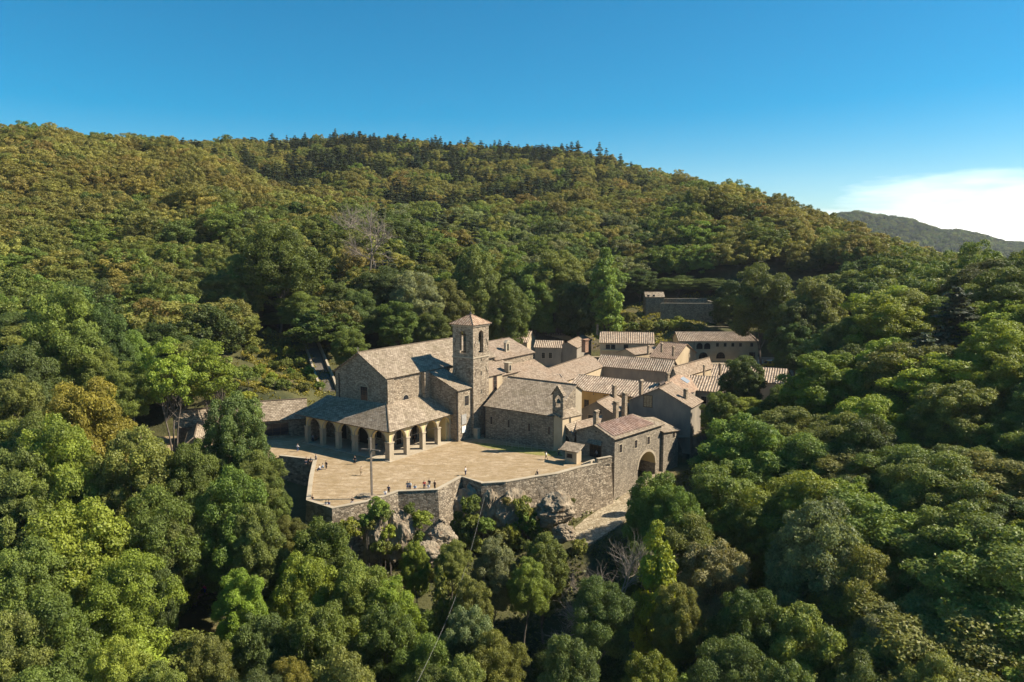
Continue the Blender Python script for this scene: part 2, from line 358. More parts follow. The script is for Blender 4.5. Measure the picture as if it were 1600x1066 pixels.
def path_near(x, y):
    bd = np.full(x.shape, 1e9); bz = np.zeros(x.shape)
    for A, B in zip(PATH_C[:-1], PATH_C[1:]):
        ex, ey = B.x-A.x, B.y-A.y; t = np.clip(((x-A.x)*ex+(y-A.y)*ey)/(ex*ex+ey*ey), 0, 1)
        d = np.hypot(x-A.x-t*ex, y-A.y-t*ey); c = d < bd; bd = np.where(c, d, bd); bz = np.where(c, A.z+(B.z-A.z)*t, bz)
    return bz, bd
def ground(x, y):
    x = np.atleast_1d(np.asarray(x, float)); y = np.atleast_1d(np.asarray(y, float)); yy = np.clip(y, 15, 4499)
    u = np.clip(800+x/yy*F_PX, -399, 1999)
    fu = (u+400)/20; iu = np.clip(fu.astype(int), 0, len(UF)-2); tu = fu-iu
    jy = np.clip(np.searchsorted(YG, yy)-1, 0, len(YG)-2); ty = (yy-YG[jy])/(YG[jy+1]-YG[jy])
    z = (TAB[iu, jy]*(1-ty)+TAB[iu, jy+1]*ty)*(1-tu)+(TAB[iu+1, jy]*(1-ty)+TAB[iu+1, jy+1]*ty)*tu
    z = z+vnoise(x, y, 23, 1)*3*np.clip(y/150, .3, 2)+vnoise(x, y, 7, 2)*1.2
    pz, pd = path_near(x, y); tp = np.clip((pd-2.6)/7, 0, 1); tp = tp*tp*(3-2*tp); z = (pz-.15)*(1-tp)+z*tp
    d = sdist(x, y, PLAT); front = (y < 164) & (x < 41) & (x > -60)
    t = np.where(front, np.clip((d+2.4)/1.6, 0, 1), np.clip(d/2.6, 0, 1)); t = t*t*(3-2*t)
    return -0.12*(1-t)+z*t
def g1(x, y): return float(ground(x, y)[0])
def hit(u, v, y0=40, y1=900):
    d = ray(u, v); ys = np.arange(y0, y1, 0.5); xs = d[0]/d[1]*ys; zs = CAMH+d[2]/d[1]*ys
    k = np.nonzero(ground(xs, ys) > zs)[0]
    k = k[0] if len(k) else len(ys)-1
    return Vector((xs[k], ys[k], float(ground(xs[k], ys[k])[0])))
def grid_mesh(name, X, Y, Z, mat):
    n, m = X.shape; me = bpy.data.meshes.new(name)
    co = np.stack([X, Y, Z], -1).reshape(-1, 3); idx = np.arange(n*m).reshape(n, m)
    q = np.stack([idx[:-1, :-1], idx[:-1, 1:], idx[1:, 1:], idx[1:, :-1]], -1).reshape(-1, 4)
    me.from_pydata(co.tolist(), [], q.tolist()); me.polygons.foreach_set('use_smooth', [True]*len(me.polygons))
    me.materials.append(mat); o = bpy.data.objects.new(name, me); COL.objects.link(o)
    if me.polygons[0].normal.z < 0: me.flip_normals()
    return o
mg, nt, b = newmat('forest_floor')
geo = nt.nodes.new('ShaderNodeNewGeometry'); sz = N(nt, 'ShaderNodeSeparateXYZ'); nt.links.new(geo.outputs['Normal'], sz.inputs[0])
n1 = tex(nt, 'ShaderNodeTexNoise', coords(nt, (0.08,)*3), Scale=1.0, Detail=8.0, Roughness=0.6)
n2 = tex(nt, 'ShaderNodeTexNoise', coords(nt, (0.9,)*3), Scale=1.0, Detail=8.0, Roughness=0.7)
gc = ramp(nt, n1.outputs['Fac'], [(0.35, (0.04, 0.045, 0.016)), (0.55, (0.09, 0.085, 0.03)), (0.75, (0.17, 0.125, 0.06))])
rk = ramp(nt, n2.outputs['Fac'], [(0.3, (0.07, 0.055, 0.035)), (0.7, (0.20, 0.16, 0.11))])
sl_ = ramp(nt, sz.outputs['Z'], [(0.62, (1, 1, 1)), (0.8, (0, 0, 0))])
nt.links.new(mixc(nt, sl_, gc, rk), b.inputs['Base Color']); bump(nt, b, n2.outputs['Fac'], 0.8, 0.6)
us = np.linspace(-399, 1999, 420); ys = np.concatenate([np.arange(16, 190, 1.2), np.arange(190, 420, 3), np.geomspace(420, 3900, 110)])
UU, YY = np.meshgrid(us, ys, indexing='ij'); XX = (UU-800)/F_PX*YY
tag(grid_mesh('ground', XX, YY, ground(XX, YY), mg), kind='structure')
# far wooded hill on the right
mh_, nt, b = newmat('far_wooded_hill')
v1 = tex(nt, 'ShaderNodeTexVoronoi', coords(nt, (0.07, 0.07, 0.07)), Scale=1.0)
v2 = tex(nt, 'ShaderNodeTexNoise', coords(nt, (0.004,)*3), Scale=1.0, Detail=8.0)
sp_ = N(nt, 'ShaderNodeSeparateColor'); nt.links.new(v1.outputs['Color'], sp_.inputs[0])
c = mixc(nt, 0.5, ramp(nt, sp_.outputs[0], [(0, (0.03, 0.045, 0.02)), (1, (0.10, 0.11, 0.04))]), ramp(nt, v2.outputs['Fac'], [(0.35, (0.03, 0.05, 0.025)), (0.65, (0.11, 0.10, 0.045))]))
nt.links.new(c, b.inputs['Base Color']); bump(nt, b, v1.outputs['Distance'], 1.0, -8)
fu_ = np.linspace(900, 2400, 260); fy_ = np.linspace(1500, 3800, 90)
FU, FY = np.meshgrid(fu_, fy_, indexing='ij')
def far_z(u, y):
    vt = np.interp(u, [900,1150,1280,1330,1400,1450,1500,1600,1750,2400], [400,352,342,335,346,359,366,374,384,420])
    ang = np.tan(PITCH+np.arctan((vt-533)/F_PX)); ztop = CAMH-2600*ang-10
    base = -90; t = 1-np.clip(np.abs(y-2600)/1050, 0, 1); t = t*t*(3-2*t)
    return base+(ztop-base)*t+vnoise(u*2.5, y, 220, 5)*38*t+vnoise(u*2.5, y, 60, 6)*12*t
FX = (FU-800)/F_PX*FY
tag(grid_mesh('far_hill', FX, FY, far_z(FU, FY), mh_), kind='structure')

# ------------------------------------------------------------------ paved piazza
mpz, nt, b = newmat('worn_paving')
vp = tex(nt, 'ShaderNodeTexVoronoi', coords(nt, (1.15, 1.5, 1.2)), Scale=1.0, Randomness=0.9, feature='DISTANCE_TO_EDGE')
vq = tex(nt, 'ShaderNodeTexVoronoi', coords(nt, (1.15, 1.5, 1.2)), Scale=1.0, Randomness=0.9)
nb = tex(nt, 'ShaderNodeTexNoise', coords(nt, (0.16, 0.3, 0.2)), Scale=1.0, Detail=9.0, Roughness=0.7)
ns = tex(nt, 'ShaderNodeTexNoise', coords(nt, (1.6,)*3), Scale=1.0, Detail=5.0)
sp_ = N(nt, 'ShaderNodeSeparateColor'); nt.links.new(vq.outputs['Color'], sp_.inputs[0])
c = ramp(nt, sp_.outputs[0], [(0, (0.34, 0.25, 0.155)), (1, (0.47, 0.36, 0.235))])
c = mixc(nt, ramp(nt, nb.outputs['Fac'], [(0.42, (0, 0, 0)), (0.62, (0.9,)*3)]), c, (0.29, 0.205, 0.105))
c = mixc(nt, ramp(nt, ns.outputs['Fac'], [(0.5, (0, 0, 0)), (0.75, (0.35,)*3)]), c, (0.20, 0.16, 0.09))
jn = ramp(nt, vp.outputs['Distance'], [(0, (0, 0, 0)), (0.05, (1, 1, 1))])
c = mixc(nt, jn, (0.26, 0.20, 0.125), c)
nw = tex(nt, 'ShaderNodeTexNoise', coords(nt, (0.45, 0.9, 1)), Scale=1.0, Detail=7.0, Roughness=0.75)
c = mixc(nt, ramp(nt, nw.outputs['Fac'], [(0.46, (0, 0, 0)), (0.58, (0.8,)*3)]), c, (0.25, 0.175, 0.09)); nt.links.new(c, b.inputs['Base Color'])
bump(nt, b, M_(nt, 'ADD', jn, ns.outputs['Fac']), 0.5, 0.05)
def flat(name, poly, z, mat, kind='structure'):
    m = MB(); m.face([(p[0], p[1], z) for p in poly]); o = m.build(name, mat); tag(o, kind=kind); return o
flat('piazza', [tuple(p) for p in PLAT[:len(WALL_A)+len(WALL_B)+len(WALL_C)-1]]+[(19.5, 150), (14, 149.3)]+[CF.w(26, 26)[:2], CF.w(26, 45)[:2], CF.w(-30, 45)[:2], (-46, 173), (-60, 166), (-86, 161.5), (-86, 150)], 0.0, mpz)
mgr, nt, b = newmat('dry_grass')
na = tex(nt, 'ShaderNodeTexNoise', coords(nt, (0.5,)*3), Scale=1.0, Detail=9.0, Roughness=0.7)
nt.links.new(ramp(nt, na.outputs['Fac'], [(0.35, (0.10, 0.115, 0.03)), (0.5, (0.20, 0.19, 0.055)), (0.68, (0.33, 0.25, 0.11))]), b.inputs['Base Color']); bump(nt, b, na.outputs['Fac'], 0.8, 0.3)
g_px = [(735, 690), (775, 695), (830, 700), (873, 706), (880, 713), (845, 712), (800, 706), (760, 700)]
tag(flat('grass', [P(u, v, 0)[:2] for u, v in g_px], 0.012, mgr, 'stuff'), 'strip of yellowing grass at the foot of the dark chapel wall', 'grass')
# courts between the buildings, and the parking strip
mct = plaster('court_gravel', (0.20, 0.16, 0.11), (0.34, 0.28, 0.20), 0.6)
flat('courtyard', [CF.w(-30, 45.01)[:2], CF.w(26, 45.01)[:2], (27, 160), (40, 162), (47, 170), (60, 178), (90, 190), (112, 215), (118, 288), (60, 290), (-15, 292), (-14, 222), (-28, 196)], -0.02, mct)

# ------------------------------------------------------------------ building kit
def arch_pts(w_, h, n=8):
    """opening outline: width w_, total height h with a round head"""
    r = w_/2; s = h-r
    return [(-r, 0), (r, 0)]+[(r*math.cos(a), s+r*math.sin(a)) for a in [math.pi*k/n for k in range(n+1)]]
def plane_hit(A, d, u, v):
    """ray through photo point (u,v) against the vertical plane through A along d -> (distance along d, z)"""
    r_ = ray(u, v); nx, ny = -d.y, d.x
    k = (A.x*nx+A.y*ny)/(r_[0]*nx+r_[1]*ny); q = r_*k
    return (q[0]-A.x)*d.x+(q[1]-A.y)*d.y, CAMH+q[2]
def window(parent, A, d, s, z, w_, h, arch=False, frame=MDRESS, pane=MGLASS, bars=True, name='window', fw=0.14):
    """window on the wall line A + s*d, outward normal to the right of d"""
    n_ = Vector((d.y, -d.x, 0)); D = Vector((d.x, d.y, 0)); O = Vector((A.x, A.y, 0))+D*s+Vector((0, 0, z))
    def q(x, zz, o): return O+D*x+Vector((0, 0, zz))+n_*o
    m = MB()
    if arch:
        a = arch_pts(w_, h); b2 = [(x*(1+2*fw/w_), zz*(1+fw/h)) for x, zz in a]
        for i in range(1, len(a)-1):
            m.face([q(*a[i], .06), q(*b2[i], .06), q(*b2[i+1], .06), q(*a[i+1], .06)])
            m.face([q(*b2[i], .06), q(*b2[i], -.05), q(*b2[i+1], -.05), q(*b2[i+1], .06)])
    else:
        for x0, x1, z0, z1 in ((-w_/2-fw, -w_/2, 0, h), (w_/2, w_/2+fw, 0, h), (-w_/2-fw, w_/2+fw, h, h+fw), (-w_/2-fw*1.6, w_/2+fw*1.6, -fw, 0)):
            c_ = [q(x0, z0, .07), q(x1, z0, .07), q(x1, z1, .07), q(x0, z1, .07)]; k_ = [q(x0, z0, -.05), q(x1, z0, -.05), q(x1, z1, -.05), q(x0, z1, -.05)]
            m.face(c_)
            for i in range(4): m.face([k_[i], k_[(i+1) % 4], c_[(i+1) % 4], c_[i]])
    fr = m.build(name, frame, parent)
    m = MB(); pts = arch_pts(w_, h) if arch else [(-w_/2, 0), (w_/2, 0), (w_/2, h), (-w_/2, h)]
    m.face([q(x, zz, .015) for x, zz in pts]); m.build('pane' if pane is MGLASS else 'opening', pane, fr)
    if bars and w_ > .6:
        m = MB()
        for x in ((0,) if w_ < 1.3 else (-w_/6, w_/6)): m.face([q(x-.03, 0, .035), q(x+.03, 0, .035), q(x+.03, h*.95, .035), q(x-.03, h*.95, .035)])
        for k in (1, 2): m.face([q(-w_/2, h*k/3-.025, .035), q(w_/2, h*k/3-.025, .035), q(w_/2, h*k/3+.025, .035), q(-w_/2, h*k/3+.025, .035)])
        m.build('glazing_bar', MWOOD, fr)
    return fr
def win_px(parent, A, B, u, v, w_, h, **k):
    d = (Vector((B.x, B.y))-Vector((A.x, A.y))).normalized(); s, z = plane_hit(A, d, u, v)
    return window(parent, A, d, s, z-h/2, w_, h, **k)
def chimney(parent, x, y, z, h, w_=0.7, mat=None, rz=0.9, cap=True):
    m = MB(); m.box((x, y, z-1.2), w_, w_*.8, h+1.2, rz)
    m.box((x, y, z+h-.05), w_*1.25, w_*1.05, .12, rz)
    for a in (-1, 1):
        for b_ in (-1, 1):
            px_, py_ = a*w_*.38, b_*w_*.3; m.box((x+px_*math.cos(rz)-py_*math.sin(rz), y+px_*math.sin(rz)+py_*math.cos(rz), z+h+.068), .14, .14, .25, rz)
    if cap:
        hw, hd = w_*.75, w_*.6; ca, sa = math.cos(rz), math.sin(rz)
        def q(a, b_, zz): return Vector((x+a*ca-b_*sa, y+a*sa+b_*ca, zz))
        z0 = z+h+.319; t = z0+.28
        m.face([q(-hw, -hd, z0), q(hw, -hd, z0), q(hw, 0, t), q(-hw, 0, t)]); m.face([q(hw, hd, z0), q(-hw, hd, z0), q(-hw, 0, t), q(hw, 0, t)])
        m.face([q(-hw, -hd, z0), q(-hw, 0, t), q(-hw, hd, z0)]); m.face([q(hw, -hd, z0), q(hw, hd, z0), q(hw, 0, t)]); m.face([q(-hw, -hd, z0), q(-hw, hd, z0), q(hw, hd, z0), q(hw, -hd, z0)])
    return m.build('chimney', mat or MCHIM, parent)
def chim_px(roof, u, v, Y, h=1.6, **k):
    q = PY(u, v, Y); return chimney(roof, q.x, q.y, q.z, h, **k)
def ridge_cap(m, a, b_, r=0.16):
    a = Vector(a); b_ = Vector(b_); m.tube(a, b_, r, r, 6)
def gable(name, label, cat, K, ang, L, W, z0, ze, zr, wall, roof, ov=0.45, hip0=0, hip1=0, ribbed=False, ridge=True, cap=None):
    """gabled or hipped block: K near eave corner, ridge along ang, width to its left"""
    a = R(ang); e1 = Vector((math.cos(a), math.sin(a), 0)); e2 = Vector((-e1.y, e1.x, 0)); K = Vector((K[0], K[1], 0))
    t = thing(name, label, cat, (K.x, K.y, z0)); t['K'] = 0; del t['K']
    def q(s, w_, z): return K+e1*s+e2*w_+Vector((0, 0, z))
    m = MB(); h = zr-ze; d_ = 0.16
    c = [q(0, 0, z0), q(L, 0, z0), q(L, W, z0), q(0, W, z0)]; T = [q(0, 0, ze-d_), q(L, 0, ze-d_), q(L, W, ze-d_), q(0, W, ze-d_)]
    m.face([c[0], c[1], T[1], T[0]]); m.face([c[2], c[3], T[3], T[2]])
    r0, r1 = q(0, W/2, zr-d_), q(L, W/2, zr-d_)
    m.face([c[1], c[2], T[2], T[1]] if hip1 else [c[1], c[2], T[2], r1, T[1]])
    m.face([c[3], c[0], T[0], T[3]] if hip0 else [c[3], c[0], T[0], r0, T[3]]); m.face(c[::-1])
    wl = m.build('wall', wall, t)
    k = ov/(W/2)*h; o0 = ov if not hip0 else ov; o1 = ov
    E = [q(-o0, -ov, ze-k), q(L+o1, -ov, ze-k), q(L+o1, W+ov, ze-k), q(-o0, W+ov, ze-k)]
    R0 = q(hip0 if hip0 else -o0, W/2, zr); R1 = q(L-hip1 if hip1 else L+o1, W/2, zr)
    m = MB()
    if ribbed:
        m.ribs(E[0], E[1], R1, R0); m.ribs(E[2], E[3], R0, R1)
    else:
        m.slab([E[0], E[1], R1, R0]); m.slab([E[2], E[3], R0, R1])
    if hip0: m.slab([E[3], E[0], R0])
    if hip1: m.slab([E[1], E[2], R1])
    if ridge:
        ridge_cap(m, R0, R1)
        for f, rr, a_, b_ in ((hip0, R0, E[3], E[0]), (hip1, R1, E[1], E[2])):
            if f: ridge_cap(m, rr, a_, .1); ridge_cap(m, rr, b_, .1)
    rf = m.build('roof', roof, t)
    return t, q, wl, rf
def gable_px(name, label, cat, e0, e1, r0, r1, ze, zr, wall, roof, z0=0, ribbed=False, chim=(), back=True, inset=0.45):
    """roof slope measured in the photograph (eave and ridge), far slope mirrored, walls under it"""
    E0, E1 = P(*e0, ze), P(*e1, ze); R0, R1 = P(*r0, zr), P(*r1, zr)
    # keep the slope square: ridge ends straight behind the eave ends
    d = (E1-E0).normalized(); n_ = Vector((-d.y, d.x, 0))
    wd = ((R0-E0).dot(n_)+(R1-E1).dot(n_))/2
    s0 = (R0-E0).dot(d); s1 = (R1-E0).dot(d); L = (E1-E0).length
    S0 = min(0, s0); S1 = max(L, s1); S0 = (0+s0)/2; S1 = (L+s1)/2
    A, B = E0+d*S0, E0+d*S1; C_, D_ = A+n_*wd, B+n_*wd; C_.z = D_.z = zr
    A2, B2 = A+n_*2*wd, B+n_*2*wd
    t = thing(name, label, cat, (A.x, A.y, z0))
    g = inset; k = g*(zr-ze)/wd
    a, b_ = A+d*g+n_*g, B-d*g+n_*g; a2, b2 = A2+d*g-n_*g, B2-d*g-n_*g; c_, d2 = C_+d*g, D_-d*g
    m = MB(); zt = ze+k-.16
    def at(p_, z): return Vector((p_.x, p_.y, z))
    m.face([at(a, z0), at(b_, z0), at(b_, zt), at(a, zt)]); m.face([at(b2, z0), at(a2, z0), at(a2, zt), at(b2, zt)])
    m.face([at(b_, z0), at(b2, z0), at(b2, zt), at(d2, zr-.16), at(b_, zt)]); m.face([at(a2, z0), at(a, z0), at(a, zt), at(c_, zr-.16), at(a2, zt)])
    wl = m.build('wall', wall, t); m = MB()
    if ribbed: m.ribs(A, B, D_, C_); m.ribs(B2, A2, C_, D_)
    else: m.slab([A, B, D_, C_]); m.slab([B2, A2, C_, D_])
    ridge_cap(m, C_, D_, .17); rf = m.build('roof', roof, t)
    for c in chim: chim_px(rf, *c[:3], h=c[3] if len(c) > 3 else 1.6)
    return t, at(a, ze), at(b_, ze), rf
def shed(name, label, cat, poly, zs, z0, wall, roof, ribbed=False, ov=0.4, parent=None):
    """poly = 4 wall corners: eave0, eave1, high1, high0; zs = their roof heights"""
    q = [Vector((p_[0], p_[1], z)) for p_, z in zip(poly, zs)]
    t = parent or thing(name, label, cat, (q[0].x, q[0].y, z0))
    m = MB(); m.prism([(p_.x, p_.y) for p_ in q], z0, 0, [p_.z-.16 for p_ in q]); wl = m.build('wall', wall, t)
    d = (q[1]-q[0]).normalized(); up0 = (q[0]-q[3]).normalized(); up1 = (q[1]-q[2]).normalized()
    S = [q[0]-d*ov+up0*ov, q[1]+d*ov+up1*ov, q[2]+d*ov, q[3]-d*ov]
    m = MB()
    if ribbed: m.ribs(*S)
    else: m.slab(S)
    rf = m.build('roof', roof, t); return t, q, wl, rf
V2 = lambda q: Vector((q[0], q[1]))

# ---- basilica nave
t, q, wl, rf = gable('church', 'large stone church with broad slate roof and gable front above the arcade', 'church', CF.w(-6.7, 6.3), 55.3, 38.5, 15.6, 0, 15.5, 20.1, MS, MSL, ov=0.6)
NV = t; A, B = CF.w(-22.3, 6.3), CF.w(-6.7, 6.3)     # facade
win_px(t, A, B, 569, 615, 2.2, 3.0, pane=MGLASS); 
m = MB()
for k in range(9):
    a0, a1 = math.pi*(.12+.76*k/9), math.pi*(.12+.76*(k+1)/9); s, z = plane_hit(A, V2(B-A).normalized(), 566, 612)
    d = (B-A).normalized(); o_ = Vector((d.y, -d.x, 0)); c0 = A+d*s+Vector((0, 0, z))
    p_ = [c0+d*(r_*math.cos(a))+Vector((0, 0, r_*math.sin(a))) for r_, a in ((2.0, a0), (2.35, a0), (2.35, a1), (2.0, a1))]
    m.face([x+o_*.09 for x in p_]); m.face([p_[1], p_[1]+o_*.09, p_[2]+o_*.09, p_[2]])
m.build('relieving_arch', MDRESS, t)
A, B = CF.w(-6.7, 6.3), CF.w(-6.7, 19.3)
win_px(t, A, B, 634, 621, 1.8, 1.1, arch=True, bars=False)
m = MB()                       # corner buttress strips, drainpipes
m.box(CF.w(-6.55, 7.3, 9), 1.9, .34, 6.2, CF.a+math.pi/2); m.build('buttress', MS, t); m = MB(); m.box(CF.w(-6.2, 18.2, 9), 1.9, 1.0, 6.0, CF.a+math.pi/2); m.build('buttress', MS, t)
m = MB(); m.tube(CF.w(-21.0, 6.18, 9), CF.w(-21.0, 6.18, 14.9), .13, .13); m.build('drainpipe', MIRON, t)
m = MB(); c_ = CF.w(-14.5, 5.9, 20.1); m.tube(c_, c_+Vector((0, 0, 1.1)), .06, .06, 5); m.tube(c_+Vector((-.3, .2, .75)), c_+Vector((.3, -.2, .75)), .05, .05, 5); m.build('gable_cross', MDRESS, t)
# doors under the portico
A, B = CF.w(-22.3, 6.3), CF.w(-6.7, 6.3)
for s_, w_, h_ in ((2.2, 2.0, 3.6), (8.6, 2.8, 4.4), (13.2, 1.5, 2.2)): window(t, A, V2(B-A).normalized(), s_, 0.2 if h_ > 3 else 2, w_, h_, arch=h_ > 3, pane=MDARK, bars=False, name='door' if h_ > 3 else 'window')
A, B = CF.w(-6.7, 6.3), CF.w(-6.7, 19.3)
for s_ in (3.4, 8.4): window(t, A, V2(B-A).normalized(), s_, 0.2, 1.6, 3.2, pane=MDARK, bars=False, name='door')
# ---- choir beyond the tower, with lean-to aisles
t, q, wl, rf = gable('choir', 'church choir with low slate roof directly behind the bell tower', 'church', CF.w(-6.2, 44.8), 55.3, 17.2, 16.2, 0, 14.5, 17.7, MS, MSL2, ov=0.5)
for (u, v, Y, w_) in ((792, 548, 192, 2.2),):
    c0 = PY(u, v, Y); d = Vector((CF.T.x, CF.T.y, 0)); m = MB(); o_ = Vector((CF.S.x, CF.S.y, 0))
    def qq(x, z, o): return c0+d*x+Vector((0, 0, z))+o_*o
    for x0, x1 in ((-.9, -.45), (.45, .9)): m.box(qq((x0+x1)/2, -1.6, 0), .7, .45, 3.4, CF.a)
    m.box(qq(0, -1.6, 0), .7, .9, 1.6, CF.a); m.box(qq(0, 1.8, 0), .74, 1.9, .35, CF.a)
    m.face([qq(-1, 2.15, .5), qq(0, 2.8, .5), qq(0, 2.8, -.5), qq(-1, 2.15, -.5)]); m.face([qq(1, 2.15, .5), qq(1, 2.15, -.5), qq(0, 2.8, -.5), qq(0, 2.8, .5)])
    m.face([qq(-1, 2.15, .5), qq(1, 2.15, .5), qq(0, 2.8, .5)]); m.face([qq(-1, 2.15, -.5), qq(0, 2.8, -.5), qq(1, 2.15, -.5)])
    bf = m.build('bell_gable', MDRESS, t); m = MB(); m.tube(qq(0, .5, 0), qq(0, 1.2, 0), .38, .18, 8); m.build('bell', MBRONZE, bf)
t, q, wl, rf = shed('side_aisle', 'lean-to aisle with brown slate roof tucked behind the bell tower', 'church aisle', [CF.w(-.8, 35.8), CF.w(-.8, 47), CF.w(-6.25, 47), CF.w(-6.25, 35.8)], (11.8, 11.8, 14.2, 14.2), 0, MS, MSL2)
c0 = CF.w(-1.2, 43, 12); m = MB(); m.box(c0, 1.3, 1.4, 2.2, CF.a); m.box(c0+Vector((0, 0, 2.2)), 1.6, 1.7, .2, CF.a); dm = m.build('dormer', MDRESS, t)
window(dm, CF.w(-.55, 42.3), CF.T.copy(), .7, 12.4, .7, 1.3, bars=False)
t, q, wl, rf = shed('sacristy', 'long brown slate lean-to roof sloping down beside the choir', 'church wing', [CF.w(5.2, 44.4), CF.w(5.2, 62.0), CF.w(-6.15, 62.0), CF.w(-6.15, 44.4)], (7.0, 7.0, 12.4, 12.4), 0, MTAN, MSL2)
# ---- tower
a55 = 55.3
TW = thing('bell_tower', 'square stone bell tower with arched belfry openings and pyramid roof', 'bell tower', CF.w(-3.1, 24, 0))
m = MB(); X0, X1, T0, T1 = -3.1, 2.7, 24.0, 29.8; ZT = 25.4
def tower_face(m, A, B, z0, z1, ow, oz0, oz1, dep=0.7):
    d = (B-A).normalized(); n_ = Vector((d.y, -d.x, 0)); L = (B-A).length; c = L/2; r_ = ow/2
    def q(x, z, o=0): return Vector((A.x, A.y, 0))+d*x+Vector((0, 0, z))-n_*o
    m.face([q(0, z0), q(L, z0), q(L, oz0), q(0, oz0)]); m.face([q(0, oz0), q(c-r_, oz0), q(c-r_, z1), q(0, z1)]); m.face([q(c+r_, oz0), q(L, oz0), q(L, z1), q(c+r_, z1)])
    pr = [(c+r_*math.cos(math.pi*(1-k/10)), oz1-r_+r_*math.sin(math.pi*k/10)) for k in range(11)]
    for k in range(10): m.face([q(*pr[k]), q(*pr[k+1]), q(pr[k+1][0], z1), q(pr[k][0], z1)]); m.face([q(*pr[k], dep), q(*pr[k+1], dep), q(*pr[k+1]), q(*pr[k])])
    m.face([q(c-r_, oz0), q(c-r_, oz0, dep), q(c-r_, oz1-r_, dep), q(c-r_, oz1-r_)]); m.face([q(c+r_, oz0, dep), q(c+r_, oz0), q(c+r_, oz1-r_), q(c+r_, oz1-r_, dep)])
    m.face([q(c-r_, oz0), q(c+r_, oz0), q(c+r_, oz0, dep), q(c-r_, oz0, dep)])
cs = [CF.w(X0, T0), CF.w(X1, T0), CF.w(X1, T1), CF.w(X0, T1)]
for i in range(4): tower_face(m, cs[i], cs[(i+1) % 4], 0, ZT, 1.75, 18.9, 24.0)
m.face([Vector((c.x, c.y, 18.3)) for c in cs]); m.face([Vector((c.x, c.y, ZT)) for c in cs])
m.build('wall', MS, TW)
m = MB(); cc = CF.w((X0+X1)/2, (T0+T1)/2); 
for z_, hh, ex in ((17.9, .28, .16), (24.95, .46, .22)):
    o_ = ex; ring = [CF.w(X0-o_, T0-o_), CF.w(X1+o_, T0-o_), CF.w(X1+o_, T1+o_), CF.w(X0-o_, T1+o_)]
    m = MB(); m.prism([(c.x, c.y) for c in ring], z_, z_+hh); m.build('cornice', MDRESS, TW)
m = MB(); o_ = .55; ring = [CF.w(X0-o_, T0-o_, 25.42), CF.w(X1+o_, T0-o_, 25.42), CF.w(X1+o_, T1+o_, 25.42), CF.w(X0-o_, T1+o_, 25.42)]; ap = cc+Vector((0, 0, 27.6))
for i in range(4): m.slab([ring[i], ring[(i+1) % 4], ap], .14); ridge_cap(m, ring[i], ap, .09)
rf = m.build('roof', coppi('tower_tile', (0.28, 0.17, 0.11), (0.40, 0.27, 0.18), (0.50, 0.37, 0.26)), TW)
m = MB(); m.tube(ap-Vector((0, 0, .2)), ap+Vector((0, 0, .5)), .34, .1, 8); m.tube(ap+Vector((0, 0, .5)), ap+Vector((0, 0, 2.2)), .05, .04, 5); m.tube(ap+Vector((-.35, .2, 1.7)), ap+Vector((.35, -.2, 1.7)), .045, .045, 5)
m.build('cross_finial', MIRON, rf)
m = MB(); bc = cc
for z_, off in ((21.9, (0, -1.6)), (21.4, (1.6, 0)), (22.2, (0, 1.3))):
    c0 = CF.w((X0+X1)/2+off[0], (T0+T1)/2+off[1], z_); pf = [(.05, .85), (.35, .8), (.5, .5), (.6, .0), (.8, -.35)]
    for (r0, h0), (r1, h1) in zip(pf[:-1], pf[1:]): m.tube(c0+Vector((0, 0, h0)), c0+Vector((0, 0, h1)), r0, r1, 10)
    bb = MB()
    b_o = m.build('bell', MBRONZE, TW); m = MB()
for A_, B_ in ((CF.w(X0+.5, T0+1.3, 22.9), CF.w(X1-.5, T0+1.3, 22.9)), (CF.w(X1-1.3, T0+.5, 22.4), CF.w(X1-1.3, T1-.5, 22.4)), (CF.w(X0+.5, T1-1.6, 23.2), CF.w(X1-.5, T1-1.6, 23.2))): m = MB(); m.tube(A_, B_, .12, .12); m.build('bell_beam', MWOOD, TW)
A, B = CF.w(X1, T0), CF.w(X1, T1); d = V2(B-A).normalized()
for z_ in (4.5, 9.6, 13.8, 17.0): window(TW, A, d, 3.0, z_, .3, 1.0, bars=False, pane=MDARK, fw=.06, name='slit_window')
m = MB()
for z0_, x_ in ((21.2, .7), (21.2, 5.1), (14.6, .8), (14.9, 4.9)):
    c_ = CF.w(X1+.06, T0+x_, z0_); dd = Vector((CF.T.x*.35, CF.T.y*.35, .8 if x_ < 3 else -.8)); m.tube(c_-dd, c_+dd, .05, .05, 5); m.build('wall_tie', MIRON, TW); m = MB()
    c_ = CF.w(X0+x_, T0-.06, z0_); dd = Vector((CF.S.x*.35, CF.S.y*.35, .8 if x_ < 3 else -.8)); m.tube(c_-dd, c_+dd, .05, .05, 5); m.build('wall_tie', MIRON, TW); m = MB()
# ---- wing beside the tower (transept) and the piece behind the tower
t, q, wl, rf = shed('transept', 'stone transept with sloping slate roof left of the bell tower', 'church wing', [CF.w(2.1, 19.3), CF.w(2.1, 23.99), CF.w(-6.72, 23.99), CF.w(-6.72, 19.3)], (11.6, 11.6, 15.2, 15.2), 0, MS, MSL, ov=0.45)
A, B = CF.w(2.1, 19.3), CF.w(2.1, 24); win_px(t, A, B, 729, 626, 1.5, 2.2, pane=MGLASS)
m = MB(); m.tube(CF.w(1.9, 19.15, 0), CF.w(1.9, 19.15, 11.2), .1, .1); m.build('drainpipe', MIRON, t); m = MB(); m.tube(CF.w(-6.4, 19.1, 9.5), CF.w(-6.4, 19.1, 14.8), .1, .1); m.build('drainpipe', MIRON, t)
m = MB(); m.box(CF.w(2.2, 21.2, 3.6), 1.7, .08, 2.2, CF.a+math.pi/2); o = m.build('notice_board', simple('grey_panel', (.33, .31, .28), .6), t)
